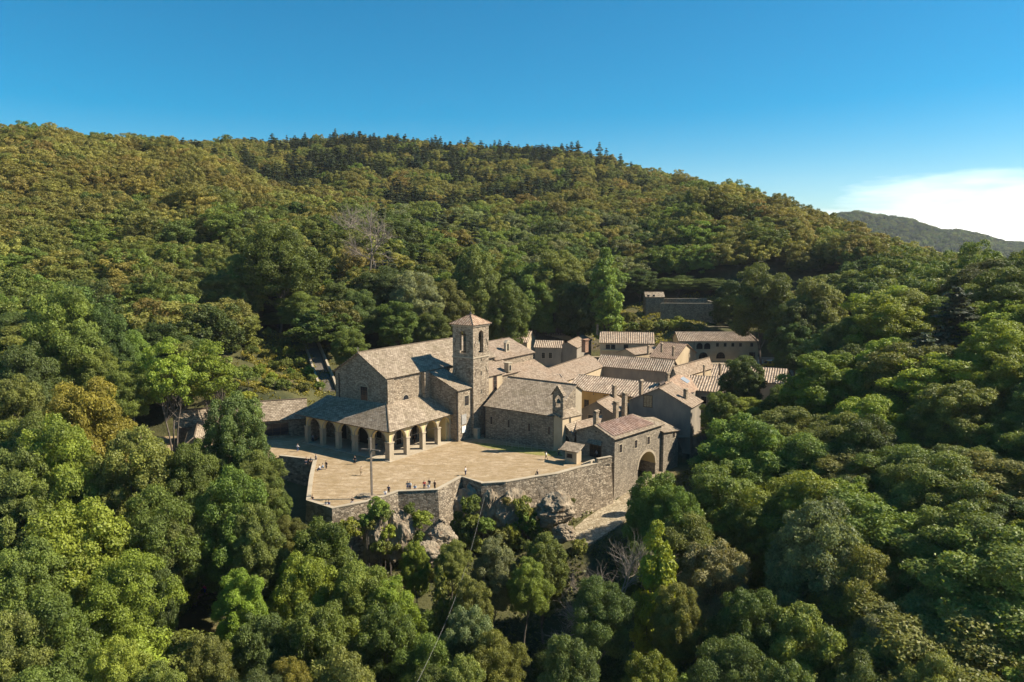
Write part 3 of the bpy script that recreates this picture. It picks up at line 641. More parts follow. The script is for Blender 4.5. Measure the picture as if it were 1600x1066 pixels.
m = MB(); m.box(CF.w(2.21, 21.1, 1.7), 1.3, .08, 1.5, CF.a+math.pi/2); o = m.build('notice_board', MWHITE, t)
t, q, wl, rf = shed('side_chapel', 'narrow stone side chapel with red barred window right behind the tower', 'church wing', [CF.w(2.3, 29.81), CF.w(2.3, 35.7), CF.w(-6.2, 35.7), CF.w(-6.2, 29.81)], (13.2, 13.2, 15.6, 15.6), 0, MTAN, MSL2)
win_px(t, CF.w(2.3, 29.8), CF.w(2.3, 35.7), 773.3, 598, 1.3, 3.0, frame=MBRICK)
# ---- portico
def strip_arcade(m, A, d, n_, L, bays, r_, spring, top, th, q0=0.0):
    """wall with round arches; bays = list of centres"""
    def q(x, z, o=0): return A+d*x+Vector((0, 0, z))+n_*o
    xs = [q0]
    for c in bays: xs += [c-r_, c+r_]
    xs.append(L)
    for i in range(0, len(xs), 2):
        a, b_ = xs[i], xs[i+1]
        if b_-a > .01:
            m.face([q(a, spring), q(b_, spring), q(b_, top), q(a, top)]); m.face([q(b_, spring, -th), q(a, spring, -th), q(a, top, -th), q(b_, top, -th)])
            m.face([q(a, spring), q(a, spring, -th), q(b_, spring, -th), q(b_, spring)])
    for c in bays:
        pr = [(c+r_*math.cos(math.pi*(1-k/14)), spring+r_*math.sin(math.pi*k/14)) for k in range(15)]
        for k in range(14):
            a, b_ = pr[k], pr[k+1]
            m.face([q(*a), q(*b_), q(b_[0], top), q(a[0], top)]); m.face([q(*b_, -th), q(*a, -th), q(a[0], top, -th), q(b_[0], top, -th)]); m.face([q(*a, -th), q(*b_, -th), q(*b_), q(*a)])
    m.face([q(q0, top), q(L, top), q(L, top, -th), q(q0, top, -th)]); m.face([q(L, spring), q(L, spring, -th), q(L, top, -th), q(L, top)]); m.face([q(q0, spring, -th), q(q0, spring), q(q0, top), q(q0, top, -th)])
PO = thing('portico', 'arcaded stone portico with slate roof wrapping round the church front corner', 'portico', CF.w(0, 0, 0))
S3 = Vector((CF.S.x, CF.S.y, 0)); T3 = Vector((CF.T.x, CF.T.y, 0)); sp_z, tp_z = 3.75, 6.15
bay = 4.9; NB = 5
m = MB(); strip_arcade(m, CF.w(0, 0), -S3, -T3, 25.0, [.45+bay*(k+.5) for k in range(NB)], 1.95, sp_z, tp_z, .7, q0=.0)
strip_arcade(m, CF.w(0, 0), T3, S3, 19.2, [.45+bay*(k+.5) for k in range(3)]+[17.0], 1.95, sp_z, tp_z, .7, q0=.72)
m.build('spandrel_wall', MCREAM, PO)
pil = [CF.w(-.35, .35)]+[CF.w(-.45-bay*k, .35) for k in range(1, NB+1)]+[CF.w(-.35, .45+bay*k) for k in (1, 2, 3)]+[CF.w(-.35, 18.95)]
for i, c in enumerate(pil):
    m = MB(); w_ = 1.25 if i == 0 else (.62 if i == 9 else .95); m.box(c, w_, w_, sp_z-.24, CF.a); m.box(c+Vector((0, 0, sp_z-.24)), w_+.22, w_+.22, .24, CF.a); m.box(c, w_+.2, w_+.2, .3, CF.a)
    m.build('pillar', MDRESS, PO)
m = MB()                                        # archivolts standing proud of the spandrels
for D_, Nn, cl in ((-S3, -T3, [.45+bay*(k+.5) for k in range(NB)]), (T3, S3, [.45+bay*(k+.5) for k in range(3)]+[17.0])):
    for c in cl:
        m = MB()
        for k in range(14):
            a0, a1 = math.pi*k/14, math.pi*(k+1)/14
            def q(r_, a, o): return CF.w(0, 0)+D_*(c+r_*math.cos(a))+Vector((0, 0, sp_z+r_*math.sin(a)))+Nn*o
            m.face([q(1.95, a0, .05), q(2.25, a0, .05), q(2.25, a1, .05), q(1.95, a1, .05)]); m.face([q(2.25, a0, .05), q(2.25, a0, 0), q(2.25, a1, 0), q(2.25, a1, .05)]); m.face([q(1.95, a0, 0), q(1.95, a0, .05), q(1.95, a1, .05), q(1.95, a1, 0)])
        m.build('archivolt', MDRESS, PO)
ze_, zt_ = 6.1, 9.65; eo = .8
m = MB(); Ce = CF.w(eo, -eo, ze_); Ct = CF.w(-6.68, 6.28, zt_); Le = CF.w(-27.6, -eo, ze_); Lt = CF.w(-25.0, 6.28, zt_-.1); Re = CF.w(eo, 19.2, ze_); Rt = CF.w(-6.68, 19.2, zt_)
m.slab([Ce, Le, Lt, Ct][::1], .2); m.slab([Re, Ce, Ct, Rt], .2); ridge_cap(m, Ce, Ct, .14)
m.slab([Le, CF.w(-29.5, 6.3, ze_+.3), Lt], .2)
m.build('roof', MSL, PO)
m = MB(); m.face([CF.w(.9, -.9, .10), CF.w(.9, 19.2, .10), CF.w(-6.6, 19.2, .10), CF.w(-6.6, 6.2, .10), CF.w(-25.5, 6.2, .10), CF.w(-25.5, -.9, .10)])
for a, b_ in ((CF.w(-25.5, -.9), CF.w(.9, -.9)), (CF.w(.9, -.9), CF.w(.9, 19.2))): m.face([Vector((a.x, a.y, 0)), Vector((b_.x, b_.y, 0)), Vector((b_.x, b_.y, .1)), Vector((a.x, a.y, .1))])
m.build('floor', MDRESS, PO)
m = MB(); 
for k in range(3): 
    m = MB(); c0 = CF.w(-.35, .45+bay*(k+.5)); m.tube(c0-T3*2.3+Vector((0, 0, sp_z)), c0+T3*2.3+Vector((0, 0, sp_z)), .035, .035, 5); m.build('tie_rod', MIRON, PO)
m = MB(); m.box(CF.w(-3.3, 18.6, .1), 5.5, .9, 6.3, CF.a); m.build('end_wall', MCREAM, PO)
m = MB(); m.box(CF.w(-25.25, 3.4, 0), .45, 5.4, 6.6, CF.a); m.build('end_wall', MS, PO)
m = MB(); m.box(CF.w(-24.0, 6.05, 0), 3.2, .4, 8.9, CF.a); m.build('end_wall', MS, PO)
# ---- left wing
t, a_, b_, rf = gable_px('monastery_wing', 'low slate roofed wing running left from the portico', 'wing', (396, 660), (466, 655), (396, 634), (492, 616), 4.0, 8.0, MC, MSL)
win_px(t, a_, b_, 432, 671, 5.0, 2.6, frame=MWOOD, name='window')
gable_px('monastery_wing', 'far end of the low left wing half hidden by foreground trees', 'wing', (283, 669), (396, 660), (262, 640), (396, 634.5), 3.4, 7.0, MC, MSL)
gable_px('porch', 'small gabled porch projecting from the low left wing between trees', 'porch', (322, 690), (326, 668), (300, 686), (312, 655), 2.6, 4.3, MC, MSL)
# ---- chapel
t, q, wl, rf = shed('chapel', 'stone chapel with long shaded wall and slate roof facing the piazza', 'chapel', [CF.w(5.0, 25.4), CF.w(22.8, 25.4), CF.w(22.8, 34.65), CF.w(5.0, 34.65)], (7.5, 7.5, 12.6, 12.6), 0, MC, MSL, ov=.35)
shed('', '', '', [CF.w(22.8, 37.4), CF.w(5.0, 37.4), CF.w(5.0, 34.66), CF.w(22.8, 34.66)], (11.1, 11.1, 12.6, 12.6), 0, MDRESS, MSL, ov=.35, parent=t)
m = MB(); ridge_cap(m, CF.w(4.7, 34.65, 12.62), CF.w(23.1, 34.65, 12.62), .17); m.build('ridge_tiles', MSL, rf)
A, B = CF.w(4.6, 25.4), CF.w(22.8, 25.4)
for u, v in ((768, 657), (795, 662), (827, 668), (858, 673)): win_px(t, A, B, u, v, .55, 1.7, frame=MDRESS, bars=False, fw=.05, name='slit_window')
m = MB(); m.tube(CF.w(4.75, 25.25, 0), CF.w(4.75, 25.25, 7.2), .09, .09); m.build('drainpipe', MIRON, t)
t, q, wl, rf = shed('chapel_annex', 'sunlit stone annex at the right end of the chapel', 'annex', [CF.w(25.0, 25.42), CF.w(25.0, 33.2), CF.w(22.85, 33.2), CF.w(22.85, 25.42)], (7.2, 6.6, 7.9, 7.9), 0, MTAN, MSL, ov=.25)
win_px(t, CF.w(25, 25.4), CF.w(25, 33.2), 890.5, 656, .55, 1.6, bars=False, fw=.05, name='slit_window')
c0 = CF.w(23.8, 25.75, 7.0); D_ = S3; bgm = MB()
BG = thing('bell_gable', 'slender bell gable with small bell on the chapel corner', 'bell gable', CF.w(23.8, 25.75, 7.0))
bw, bt_ = 1.28, .62
for sx_ in (-1, 1): bgm.box(c0+D_*sx_*(bw-.32), .64, bt_, 5.2, CF.a)
bgm.box(c0, 1.3, bt_-.01, 2.3, CF.a)
for k in range(8):
    a0, a1 = math.pi*(1-k/8), math.pi*(1-(k+1)/8); r_ = bw-.64
    for o_ in (-bt_/2, bt_/2):
        p_ = [c0+D_*(r_*math.cos(a))+T3*o_+Vector((0, 0, z)) for a, z in ((a0, 4.2+r_*math.sin(a0)), (a1, 4.2+r_*math.sin(a1)))]
        bgm.face([p_[0], p_[1], c0+D_*(r_*math.cos(a1))+T3*o_+Vector((0, 0, 5.2)), c0+D_*(r_*math.cos(a0))+T3*o_+Vector((0, 0, 5.2))])
    pp = [c0+D_*(r_*math.cos(a))+T3*o_+Vector((0, 0, 4.2+r_*math.sin(a))) for a in (a0, a1) for o_ in (-bt_/2, bt_/2)]; bgm.face([pp[0], pp[1], pp[3], pp[2]])
for o_ in (-bt_/2, bt_/2): bgm.face([c0-D_*bw+T3*o_+Vector((0, 0, 5.2)), c0+D_*bw+T3*o_+Vector((0, 0, 5.2)), c0+T3*o_+Vector((0, 0, 6.9))])
bgm.build('wall', MC, BG); m = MB(); 
for sx_ in (-1, 1): m.slab([c0+D_*sx_*(bw+.35)-T3*.6+Vector((0, 0, 4.85)), c0+D_*sx_*(bw+.35)+T3*.6+Vector((0, 0, 4.85)), c0+T3*.6+Vector((0, 0, 7.05)), c0-T3*.6+Vector((0, 0, 7.05))], .1)
m.build('roof', MSL, BG); m = MB(); m.tube(c0+Vector((0, 0, 4.1)), c0+Vector((0, 0, 3.75)), .12, .34, 10); m.tube(c0+Vector((0, 0, 3.75)), c0+Vector((0, 0, 3.2)), .34, .5, 10); m.build('bell', MBRONZE, BG)
# ---- stone block at the foot of the tower, chapel steps
pd = thing('stone_plinth', 'low stone block standing at the foot of the bell tower', 'plinth', CF.w(3.6, 24.2, 0)); m = MB(); m.box(CF.w(3.6, 24.0, 0), 1.1, 1.0, 2.1, CF.a); m.build('block', MDRESS, pd); m = MB(); m.box(CF.w(3.6, 24.0, 2.1), 1.3, 1.2, .2, CF.a); m.build('cap', MDRESS, pd)
# ---- cloister ranges
t, a_, b_, rf = gable_px('monastery_wing', 'cloister range with brown slate roof rising left to right behind the chapel', 'wing', (887, 595), (943, 573), (849, 577), (929, 552.4), 6.3, 9.2, MTAN, MSL2)
t, a_, b_, rf = gable_px('monastery_wing', 'back cloister range with long ribbed clay tile roof over a shaded plain wall', 'wing', (943, 573), (1036, 581), (930, 552), (1062, 566), 6.3, 9.2, MPL, MCO, ribbed=True)
m = MB(); d = (b_-a_).normalized(); o_ = Vector((d.y, -d.x, 0)); L = (b_-a_).length
t, a_, b_, rf = gable_px('monastery_wing', 'ochre plastered range under a ribbed clay tile roof right of the bell gable', 'wing', (886, 607.5), (1015, 623.6), (897, 586), (1031, 598.3), 6.2, 8.9, MYEL, MCO, ribbed=True)
for u, v in ((897, 626), (916.5, 630.5)): win_px(t, a_, b_, u, v, 1.1, 1.7, frame=MWOOD)
for u, v in ((891.5, 611.5), (906.5, 613.5), (927.5, 616), (944, 618.5)):
    s, z = plane_hit(a_, V2(b_-a_).normalized(), u, v); window(t, a_, V2(b_-a_).normalized(), s, z-.1, .26, .26, pane=MDARK, bars=False, fw=.03, name='vent_hole')
gable_px('monastery_wing', 'short tiled link roof wedged between the chapel ridge and the cloister', 'wing', (868, 602), (884, 601), (861, 583), (888, 587), 6.6, 8.6, MTAN, MCO, ribbed=True)
chim = [(906, 597, 200, .1)]
# big right-hand range with left slope, and the skylight roof
t, qa_, qb_, rD = gable_px('monastery_wing', 'broad brown slate roof with pale ridge in the middle of the roofs', 'wing', (1072.6, 588), (1116, 575), (1055.7, 579.7), (1090, 557), 8.6, 11.6, MTAN, MSL2)
chim_px(rD, 1100, 583, 196, 1.7, w_=.5)
t, q, wl, rf = gable('monastery_wing', 'reddish brown roof with a skylight beside the broad slate roof', 'wing', (42.3, 175.6), 65, 17, 10.4, 0, 6.6, 9.6, MPL, MPINK)
sk = MB(); e1_ = Vector((math.cos(R(65)), math.sin(R(65)), 0)); e2_ = Vector((-e1_.y, e1_.x, 0)); b0 = Vector((42.3, 175.6, 0))
nr = Vector((0, 0, 1)); 
def rq(s_, w_, up=.12): return b0+e1_*s_+e2_*w_+Vector((0, 0, 6.6+w_/5.2*3.0+up))
sk.slab([rq(11, 2.0), rq(14.5, 2.0), rq(14.5, 3.9), rq(11, 3.9)], .08); sk.build('skylight', simple('skylight_glass', (.26, .30, .34), .25, .1), rf)
chim_px(rf, 1042.5, 597, 180, 1.9, w_=1.0)
# dark gabled house
t, q, wl, rf = gable('house', 'tall dark gabled house with one shuttered window behind the arch house', 'house', (40.2, 162.3), 59.4, 8.0, 14.8, -4, 7.0, 10.6, MPL, MSL2, ov=.5)
A, B = q(0, 14.8, 0), q(0, 0, 0); win_px(t, A, B, 1012.5, 627, 1.9, 2.6, frame=MWOOD, pane=simple('tan_shutter', (.38, .26, .14), .7), bars=True)
chim_px(rf, 1071, 622, 166, 1.7, w_=.9); chim_px(rf, 1001.5, 612, 170, 2.3, w_=.85)
# small gabled house with chimneys
t, q, wl, rf = gable('house', 'small gabled house with two little windows between chapel and dark house', 'house', (23.1, 165.1), 60, 10.3, 8.0, 0, 5.0, 7.2, MPL, MSL2, ov=.4)
A, B = q(0, 8.0, 0), q(0, 0, 0); win_px(t, A, B, 923, 652, 1.3, 1.0, bars=False); win_px(t, A, B, 938, 643, .7, 1.1, bars=False)
chim_px(rf, 959.5, 617, 174, 1.9, w_=.95)
for u, v, Y, h, w_ in ((962, 648, 160, 2.6, 1.1), (975.5, 641, 162, 3.6, 1.1)):
    chim_px(rf, u, v, Y, h, w_=w_)
t, q_, wl, rf = shed('lean_to', 'low slate lean-to roof in the shaded gap beside the arch house', 'lean-to', [P(900, 676, 4.2), P(936, 664, 4.2), P(940, 652, 5), P(903, 661, 5)], (4.3, 4.3, 5.4, 5.4), 0, MPL, MSL2)
# ---- house over the arch
HX, HY, HA, HL, HW = 20.4, 142.5, 46.3, 17.0, 9.7
HO = thing('house', 'stone house with red tiled roof built over the archway by the path', 'house', (HX, HY, -7))
e1 = Vector((math.cos(R(HA)), math.sin(R(HA)), 0)); e2 = Vector((-e1.y, e1.x, 0)); K0 = Vector((HX, HY, 0))
def hq(s_, w_, z): return K0+e1*s_+e2*w_+Vector((0, 0, z))
m = MB(); ze, zr = 4.9, 6.8; z0 = -8.5; dd = .16
ac, ar, az = 11.6, 3.3, -3.4        # arch centre, radius, springing
def hz_(x): return az+math.sqrt(max(0, ar*ar-(x-ac)**2))*.95
xs = [ac-ar+2*ar*k/16 for k in range(17)]
for wv, fl in ((0, False), (HW, True)):
    def fc(pts): m.face([hq(x, wv, z) for x, z in (pts[::-1] if fl else pts)])
    fc([(0, z0), (ac-ar, z0), (ac-ar, ze-dd), (0, ze-dd)]); fc([(ac+ar, z0), (HL, z0), (HL, ze-dd), (ac+ar, ze-dd)])
    for k in range(16): fc([(xs[k], hz_(xs[k])), (xs[k+1], hz_(xs[k+1])), (xs[k+1], ze-dd), (xs[k], ze-dd)])
vm = MB()
for k in range(16): vm.face([hq(xs[k], 0, hz_(xs[k])), hq(xs[k], HW, hz_(xs[k])), hq(xs[k+1], HW, hz_(xs[k+1])), hq(xs[k+1], 0, hz_(xs[k+1]))])
vm.build('vault', MCREAM, HO)
m.face([hq(ac-ar, 0, z0), hq(ac-ar, HW, z0), hq(ac-ar, HW, az), hq(ac-ar, 0, az)]); m.face([hq(ac+ar, HW, z0), hq(ac+ar, 0, z0), hq(ac+ar, 0, az), hq(ac+ar, HW, az)])
m.face([hq(0, HW, z0), hq(0, 0, z0), hq(0, 0, ze-dd), hq(0, HW/2, zr-dd), hq(0, HW, ze-dd)]); m.face([hq(HL, 0, z0), hq(HL, HW, z0), hq(HL, HW, ze-dd), hq(HL, 0, ze-dd)])
m.build('wall', MH, HO)
m = MB()
for k in range(16):
    p_ = [(xs[k], hz_(xs[k])), (xs[k+1], hz_(xs[k+1]))]; up = [(ac+(x-ac)*1.13, az+(z-az)*1.16) for x, z in p_]
    m.face([hq(*(p_[0][0], -.08, p_[0][1])), hq(p_[1][0], -.08, p_[1][1]), hq(up[1][0], -.08, up[1][1]), hq(up[0][0], -.08, up[0][1])]); m.face([hq(up[0][0], -.08, up[0][1]), hq(up[1][0], -.08, up[1][1]), hq(up[1][0], 0, up[1][1]), hq(up[0][0], 0, up[0][1])])
m.build('archway', MDRESS, HO)
ov = .5; kk = ov/(HW/2)*(zr-ze); m = MB(); hip = 3.6
E = [hq(-ov, -ov, ze-kk), hq(HL+ov, -ov, ze-kk), hq(HL+ov, HW+ov, ze-kk), hq(-ov, HW+ov, ze-kk)]; R0 = hq(-ov, HW/2, zr); R1 = hq(HL-hip, HW/2, zr)
m.slab([E[0], E[1], R1, R0]); m.slab([E[2], E[3], R0, R1]); m.slab([E[1], E[2], R1]); ridge_cap(m, R0, R1, .12); rf = m.build('roof', MSL, HO)
m = MB()
def rp(s_, f): return hq(s_, -ov+(HW/2+ov)*f, ze-kk+(zr-ze+kk)*f+.03)
m.ribs(rp(.2, .17), rp(HL-1.9, .17), rp(HL-hip-.4, .97), rp(.2, .97), pitch=.8, h=.22, th=.02); m.build('tile_field', MRED, rf)
A, B = K0, hq(HL, 0, 0)
for u, v in ((969.5, 701), (993.5, 694), (1013, 688.5)): win_px(HO, A, B, u, v, .95, 1.6, frame=MDRESS, fw=.2)
A, B = hq(0, HW, 0), K0
win_px(HO, A, B, 930.5, 705, 2.7, 2.9, frame=MWOOD, pane=MDARK, name='door', bars=True)
s, z = plane_hit(A, V2(B-A).normalized(), 931, 693); d = V2(B-A).normalized(); o_ = Vector((d.y, -d.x, 0)); c0 = Vector((A.x+d.x*s, A.y+d.y*s, z))
D2 = Vector((d.x, d.y, 0)); m = MB(); m.slab([c0-D2*1.9+o_*1.0, c0+D2*1.9+o_*1.0, c0+D2*1.7+Vector((0, 0, .7)), c0-D2*1.7+Vector((0, 0, .7))], .1); m.build('door_canopy', MSL, HO)
win_px(HO, A, B, 931.5, 674.5, .4, .4, bars=False, pane=MDARK, fw=.05, name='vent_hole')
chim_px(rf, 931, 664, 150, 2.6, w_=1.0)
t, q_, wl, rf = shed('annex', 'low shaded annex with one window stuck to the end of the arch house', 'annex', [hq(HL+.02, -.6, 0), hq(HL+6.0, -.6, 0), hq(HL+6.0, 6, 0), hq(HL+.02, 6, 0)], (3.2, 2.6, 4.4, 5.2), -9, MH, MSL)
win_px(t, hq(HL, -.6, 0), hq(HL+6, -.6, 0), 1052.5, 680, 1.0, 1.2)
# gate porch and ticket hut by the chapel corner
t, q_, wl, rf = gable('porch', 'small gabled stone porch between chapel annex and arch house', 'porch', P(897, 706, 0), 55.3, 5.5, 5.0, 0, 3.6, 6.0, MC, MSL, ov=.4)
window(t, q_(0, 5.0, 0), V2(q_(0, 0, 0)-q_(0, 5, 0)).normalized(), 2.5, 0.1, 3.0, 3.2, arch=True, pane=MDARK, bars=False, name='doorway')
KB = thing('ticket_hut', 'tiny hut with a slate canopy roof in front of the arch house', 'hut', P(891, 724, 0)); b0 = P(893, 724, 0)
m = MB(); m.box(b0+Vector((.4, .8, 0)), 2.6, 1.9, 2.3, CF.a); m.build('wall', MTAN, KB); m = MB()
c0 = b0+Vector((.4, .8, 0)); 
m.slab([c0-S3*2.3-T3*1.6+Vector((0, 0, 2.6)), c0+S3*2.0-T3*1.6+Vector((0, 0, 2.6)), c0+S3*2.0+T3*1.0+Vector((0, 0, 3.7)), c0-S3*2.3+T3*1.0+Vector((0, 0, 3.7))], .14); m.build('roof', MSL, KB)
window(KB, c0-S3*1.3-T3*.95, V2(S3), 1.0, 1.0, 1.3, .9, pane=MDARK, bars=False)
st = thing('garden_steps', 'short curved stair wall beside the tiny hut', 'steps', P(905, 722, 0)); m = MB()
for k in range(6): m.box(P(905, 724, 0)+S3*(1.0+.35*k)+T3*.2+Vector((0, 0, 0)), .34, 1.6, .2+.17*k, CF.a)
m.build('step', MDRESS, st)
# ---- ranges further back
t, a_, b_, rf = gable_px('monastery_wing', 'pale ribbed tile roof right of the dark house above a shaded wall', 'wing', (1066.8, 609), (1139, 614.5), (1075, 586.5), (1150, 591), 6.0, 8.6, MPL, MCO, ribbed=True)
win_px(t, a_, b_, 1099.5, 625, 1.3, 1.8); chim_px(rf, 1042+0, 597+0, 250, .1) if False else None
t, a_, b_, rf = gable_px('monastery_wing', 'ribbed tile roof half hidden behind the dark green courtyard tree', 'wing', (1104, 592), (1222, 600), (1112, 570), (1236, 577), 5.0, 7.8, MTAN, MCO, ribbed=True, chim=[(1125, 580, 209, 1.8)])
t, a_, b_, rf = gable_px('monastery_wing', 'brick coloured roof curving down with two small chimneys before the long back building', 'wing', (1019, 558), (1074, 563), (1024, 534), (1060, 535), 6.3, 10.5, MTAN, MPINK, chim=[(1034, 545, 238, 1.3), (1052, 551, 234, 1.5)])
t, a_, b_, rf = gable_px('monastery_wing', 'small brown roofed block left of the brick coloured roof', 'wing', (983, 556), (1019, 551), (1000, 546), (1024, 536), 6.2, 7.8, MTAN, MSL2, chim=[(1013, 548, 236, 1.2)])
t, a_, b_, rf = gable_px('monastery_wing', 'wide ribbed tile roof over a loggia with dark openings at the back', 'wing', (942, 536), (1021, 537.5), (931, 518.5), (1024, 520), 7.5, 10.8, MTAN, MCO, ribbed=True, chim=[(933.5, 519, 279, 2.4)])
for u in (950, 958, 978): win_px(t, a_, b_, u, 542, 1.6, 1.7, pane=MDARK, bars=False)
d = (b_-a_).normalized(); o_ = Vector((d.y, -d.x, 0)); m = MB(); s, z = plane_hit(a_, V2(d), 960, 547.5); m.box(a_*1+d*9-Vector((0, 0, a_.z-z+.3))+o_*.3, 17, .6, .35, math.atan2(d.y, d.x)); m.build('loggia_sill', MCREAM, t)
t, a_, b_, rf = gable_px('monastery_wing', 'ribbed tile roof nearest the forest at the back of the complex', 'wing', (838, 524), (903, 524.5), (866, 511), (908, 512), 7.8, 10.6, MTAN, MCO, ribbed=True)
t, a_, b_, rf = gable_px('monastery_wing', 'shaded wall with two windows under a narrow tiled roof behind the choir', 'wing', (831.5, 543), (873, 544), (838, 532), (886, 533), 7.0, 9.0, MPL, MCO, ribbed=True)
for u in (849, 860): win_px(t, a_, b_, u, 555.5, 1.1, 2.0)
t, a_, b_, rf = gable_px('monastery_wing', 'plain gable end with small dark window next to the tall brick chimney', 'wing', (904, 543.5), (927, 531), (885, 535), (910, 522.8), 7.0, 9.1, MPL, MSL2)
A2 = a_; 
t2 = rf; c_ = PY(914, 545, 255); chimney(rf, c_.x, c_.y, c_.z, 2.9, 2.0, MBRICK)
t, a_, b_, rf = gable_px('monastery_wing', 'ribbed tile roof with sunlit gable just right of the bell tower top', 'wing', (772, 534), (823, 535.5), (782, 516.5), (834, 517.5), 7.8, 11.2, MTAN, MCO, ribbed=True)
# long back building
t, q, wl, rf = gable('long_building', 'long two storey building with small windows at the back right of the monastery', 'building', (62.6, 273.5), 0, 29.6, 10.5, 0, 8.15, 10.8, MTAN, MCO, ribbed=True, hip1=2.0)
A, B = q(0, 0, 0), q(29.6, 0, 0)
for u in (1121, 1133, 1145, 1157, 1174.5): win_px(t, A, B, u, 539, 1.0, 1.3)
win_px(t, A, B, 1070, 539, 1.0, 1.2); win_px(t, A, B, 1071, 552, 1.0, 1.3)
for u in (1093, 1105): win_px(t, A, B, u, 540.8, 2.3, 2.3, arch=True, pane=MDARK, bars=False)
for u in (1099, 1126): win_px(t, A, B, u, 555.5, 3.3, 2.4, arch=True, pane=MDARK)
win_px(t, A, B, 1175, 556, 2.2, 2.6, pane=MDARK)
m = MB(); m.tube(A+Vector((5.6, -.15, 0)), A+Vector((5.6, -.15, 7.9)), .09, .09); m.build('drainpipe', MIRON, t)
# hut and walled yard on the slope behind
HQ = hit(1017, 492, 200); hb = HQ.z; hk = HQ.y/F_PX; t, q, wl, rf = gable('tower_house', 'small tall stone tower house at the forest edge', 'tower house', (P(1003.5, 489, hb).x, HQ.y), 0, 28.5*hk, 22*hk, hb-4, hb+28*hk, hb+35*hk, MC, MSL, ov=.3)
for u in (1013, 1021.5): win_px(t, q(0, 0, 0), q(8, 0, 0), u, 463.5, .8, 1.4, pane=MDARK, bars=False)
# ------------------------------------------------------------------ walls
def wall_run(name, label, pts, z0, z1, th, batter, mat, cope=True, cat='wall'):
    """battered retaining wall along pts; the visible face is on the right of the direction of travel"""
    n = len(pts); P2 = [Vector((p_[0], p_[1])) for p_ in pts]; z0 = z0 if isinstance(z0, (list, tuple)) else [z0]*n; z1 = z1 if isinstance(z1, (list, tuple)) else [z1]*n
    nn = []
    for i in range(n):
        a = P2[max(0, i-1)]; b_ = P2[min(n-1, i+1)]; d = (b_-a).normalized(); nn.append(Vector((d.y, -d.x)))
    t = thing(name, label, cat, (P2[0].x, P2[0].y, min(z0)))
    def q(i, o, z): v = P2[i]+nn[i]*o; return Vector((v.x, v.y, z))
    m = MB()
    for i in range(n-1):
        j = i+1
        A = [q(i, batter, z0[i]), q(j, batter, z0[j]), q(j, 0, z1[j]), q(i, 0, z1[i])]
        Bk = [q(i, -th, z0[i]), q(j, -th, z0[j]), q(j, -th, z1[j]), q(i, -th, z1[i])]
        m.face(A); m.face(Bk[::-1]); m.face([A[3], A[2], Bk[2], Bk[3]])
        if i == 0: m.face([Bk[0], A[0], A[3], Bk[3]])
        if j == n-1: m.face([A[1], Bk[1], Bk[2], A[2]])
    m.build('masonry', mat, t)
    if cope:
        m = MB()
        for i in range(n-1):
            j = i+1; a = [q(i, .08, z1[i]+.002), q(j, .08, z1[j]+.002), q(j, -th-.08, z1[j]+.002), q(i, -th-.08, z1[i]+.002)]; c = [p_+Vector((0, 0, .14)) for p_ in a]
            m.face(c); m.face([a[0], a[1], c[1], c[0]]); m.face([a[2], a[3], c[3], c[2]]); m.face([a[3], a[0], c[0], c[3]]); m.face([a[1], a[2], c[2], c[1]])
        m.build('coping', MDRESS, t)
    return t
pw = lambda L, z=.4: [P(u, v, z) for u, v in L]
wall_run('retaining_wall', 'curved piazza wall on the left ending in a grey buttress corner', pw(WALL_A), -12, .45, .6, 1.0, MW)
wall_run('retaining_wall', 'angular bastion wall with a shaded face under the line of seated people', pw(WALL_B), -12, [.3, .45, .45, .45, .3], .6, 1.0, MW)
wall_run('retaining_wall', 'long rising rubble wall from the crags to the arch house', pw(WALL_C), -12, [.2, .3, .35, .4, .45, .45, .5], .7, 1.3, MW)
pr_ = wall_run('parapet', 'raised stretch of parapet beside the arch house corner', pw([(934, 718), (956, 714)], 1.3), -.1, 1.3, .5, 0, MW)
# yard walls behind
yw = [(1031, 495), (1060, 498), (1118, 497)]
yq = hit(1075, 500, 200); YZ = yq.z+.2; YH = 25*yq.y/F_PX; yp = [P(1032, 499, YZ), P(1118, 499.5, YZ)]; dpt = 13
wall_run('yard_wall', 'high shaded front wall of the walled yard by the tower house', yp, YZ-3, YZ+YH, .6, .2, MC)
wall_run('yard_wall', 'far wall of the walled yard seen along its top edge', [yp[0]+Vector((.6, dpt, 0)), yp[1]+Vector((-.6, dpt, 0))], YZ-3, YZ+YH+1.2, .6, 0, MC)
wall_run('yard_wall', 'right side wall of the walled yard at the forest edge', [yp[1]+Vector((0, .7, 0)), yp[1]+Vector((0, dpt-.7, 0))], YZ-3, YZ+YH+.4, .6, 0, MC)
wall_run('garden_wall', 'low grey wall running along the road above the long back building', [hit(1078, 508), hit(1100, 510), hit(1140, 513)], 0, 9.5, .5, .1, MC)

# ------------------------------------------------------------------ stairs through the garden
sl = [hit(u, v) for u, v in ((514, 613), (508, 596), (500, 575), (492, 554), (485, 536))]
sl = [Vector((p_.x, p_.y, g1(p_.x, p_.y)+.15)) for p_ in sl]
def offset(line, o):
    out = []
    for i, p_ in enumerate(line):
        d = (line[min(i+1, len(line)-1)]-line[max(i-1, 0)]); d.z = 0; d.normalize(); out.append(p_+Vector((d.y, -d.x, 0))*o)
    return out
ST = thing('garden_stairs', 'long straight garden stair between two low walls left of the church', 'stairs', tuple(sl[0]))
m = MB()
for i in range(len(sl)-1):
    a, b_ = sl[i], sl[i+1]; n = max(3, int((b_-a).length/.9))
    for k in range(n):
        c0 = a.lerp(b_, (k+.5)/n); d = b_-a; m.box(c0-Vector((0, 0, 1.0)), (b_-a).length/n*.999, 3.2, 1.05+.0, math.atan2(d.y, d.x))
m.build('step', simple('stair_stone', (.16, .14, .115), .9), ST)
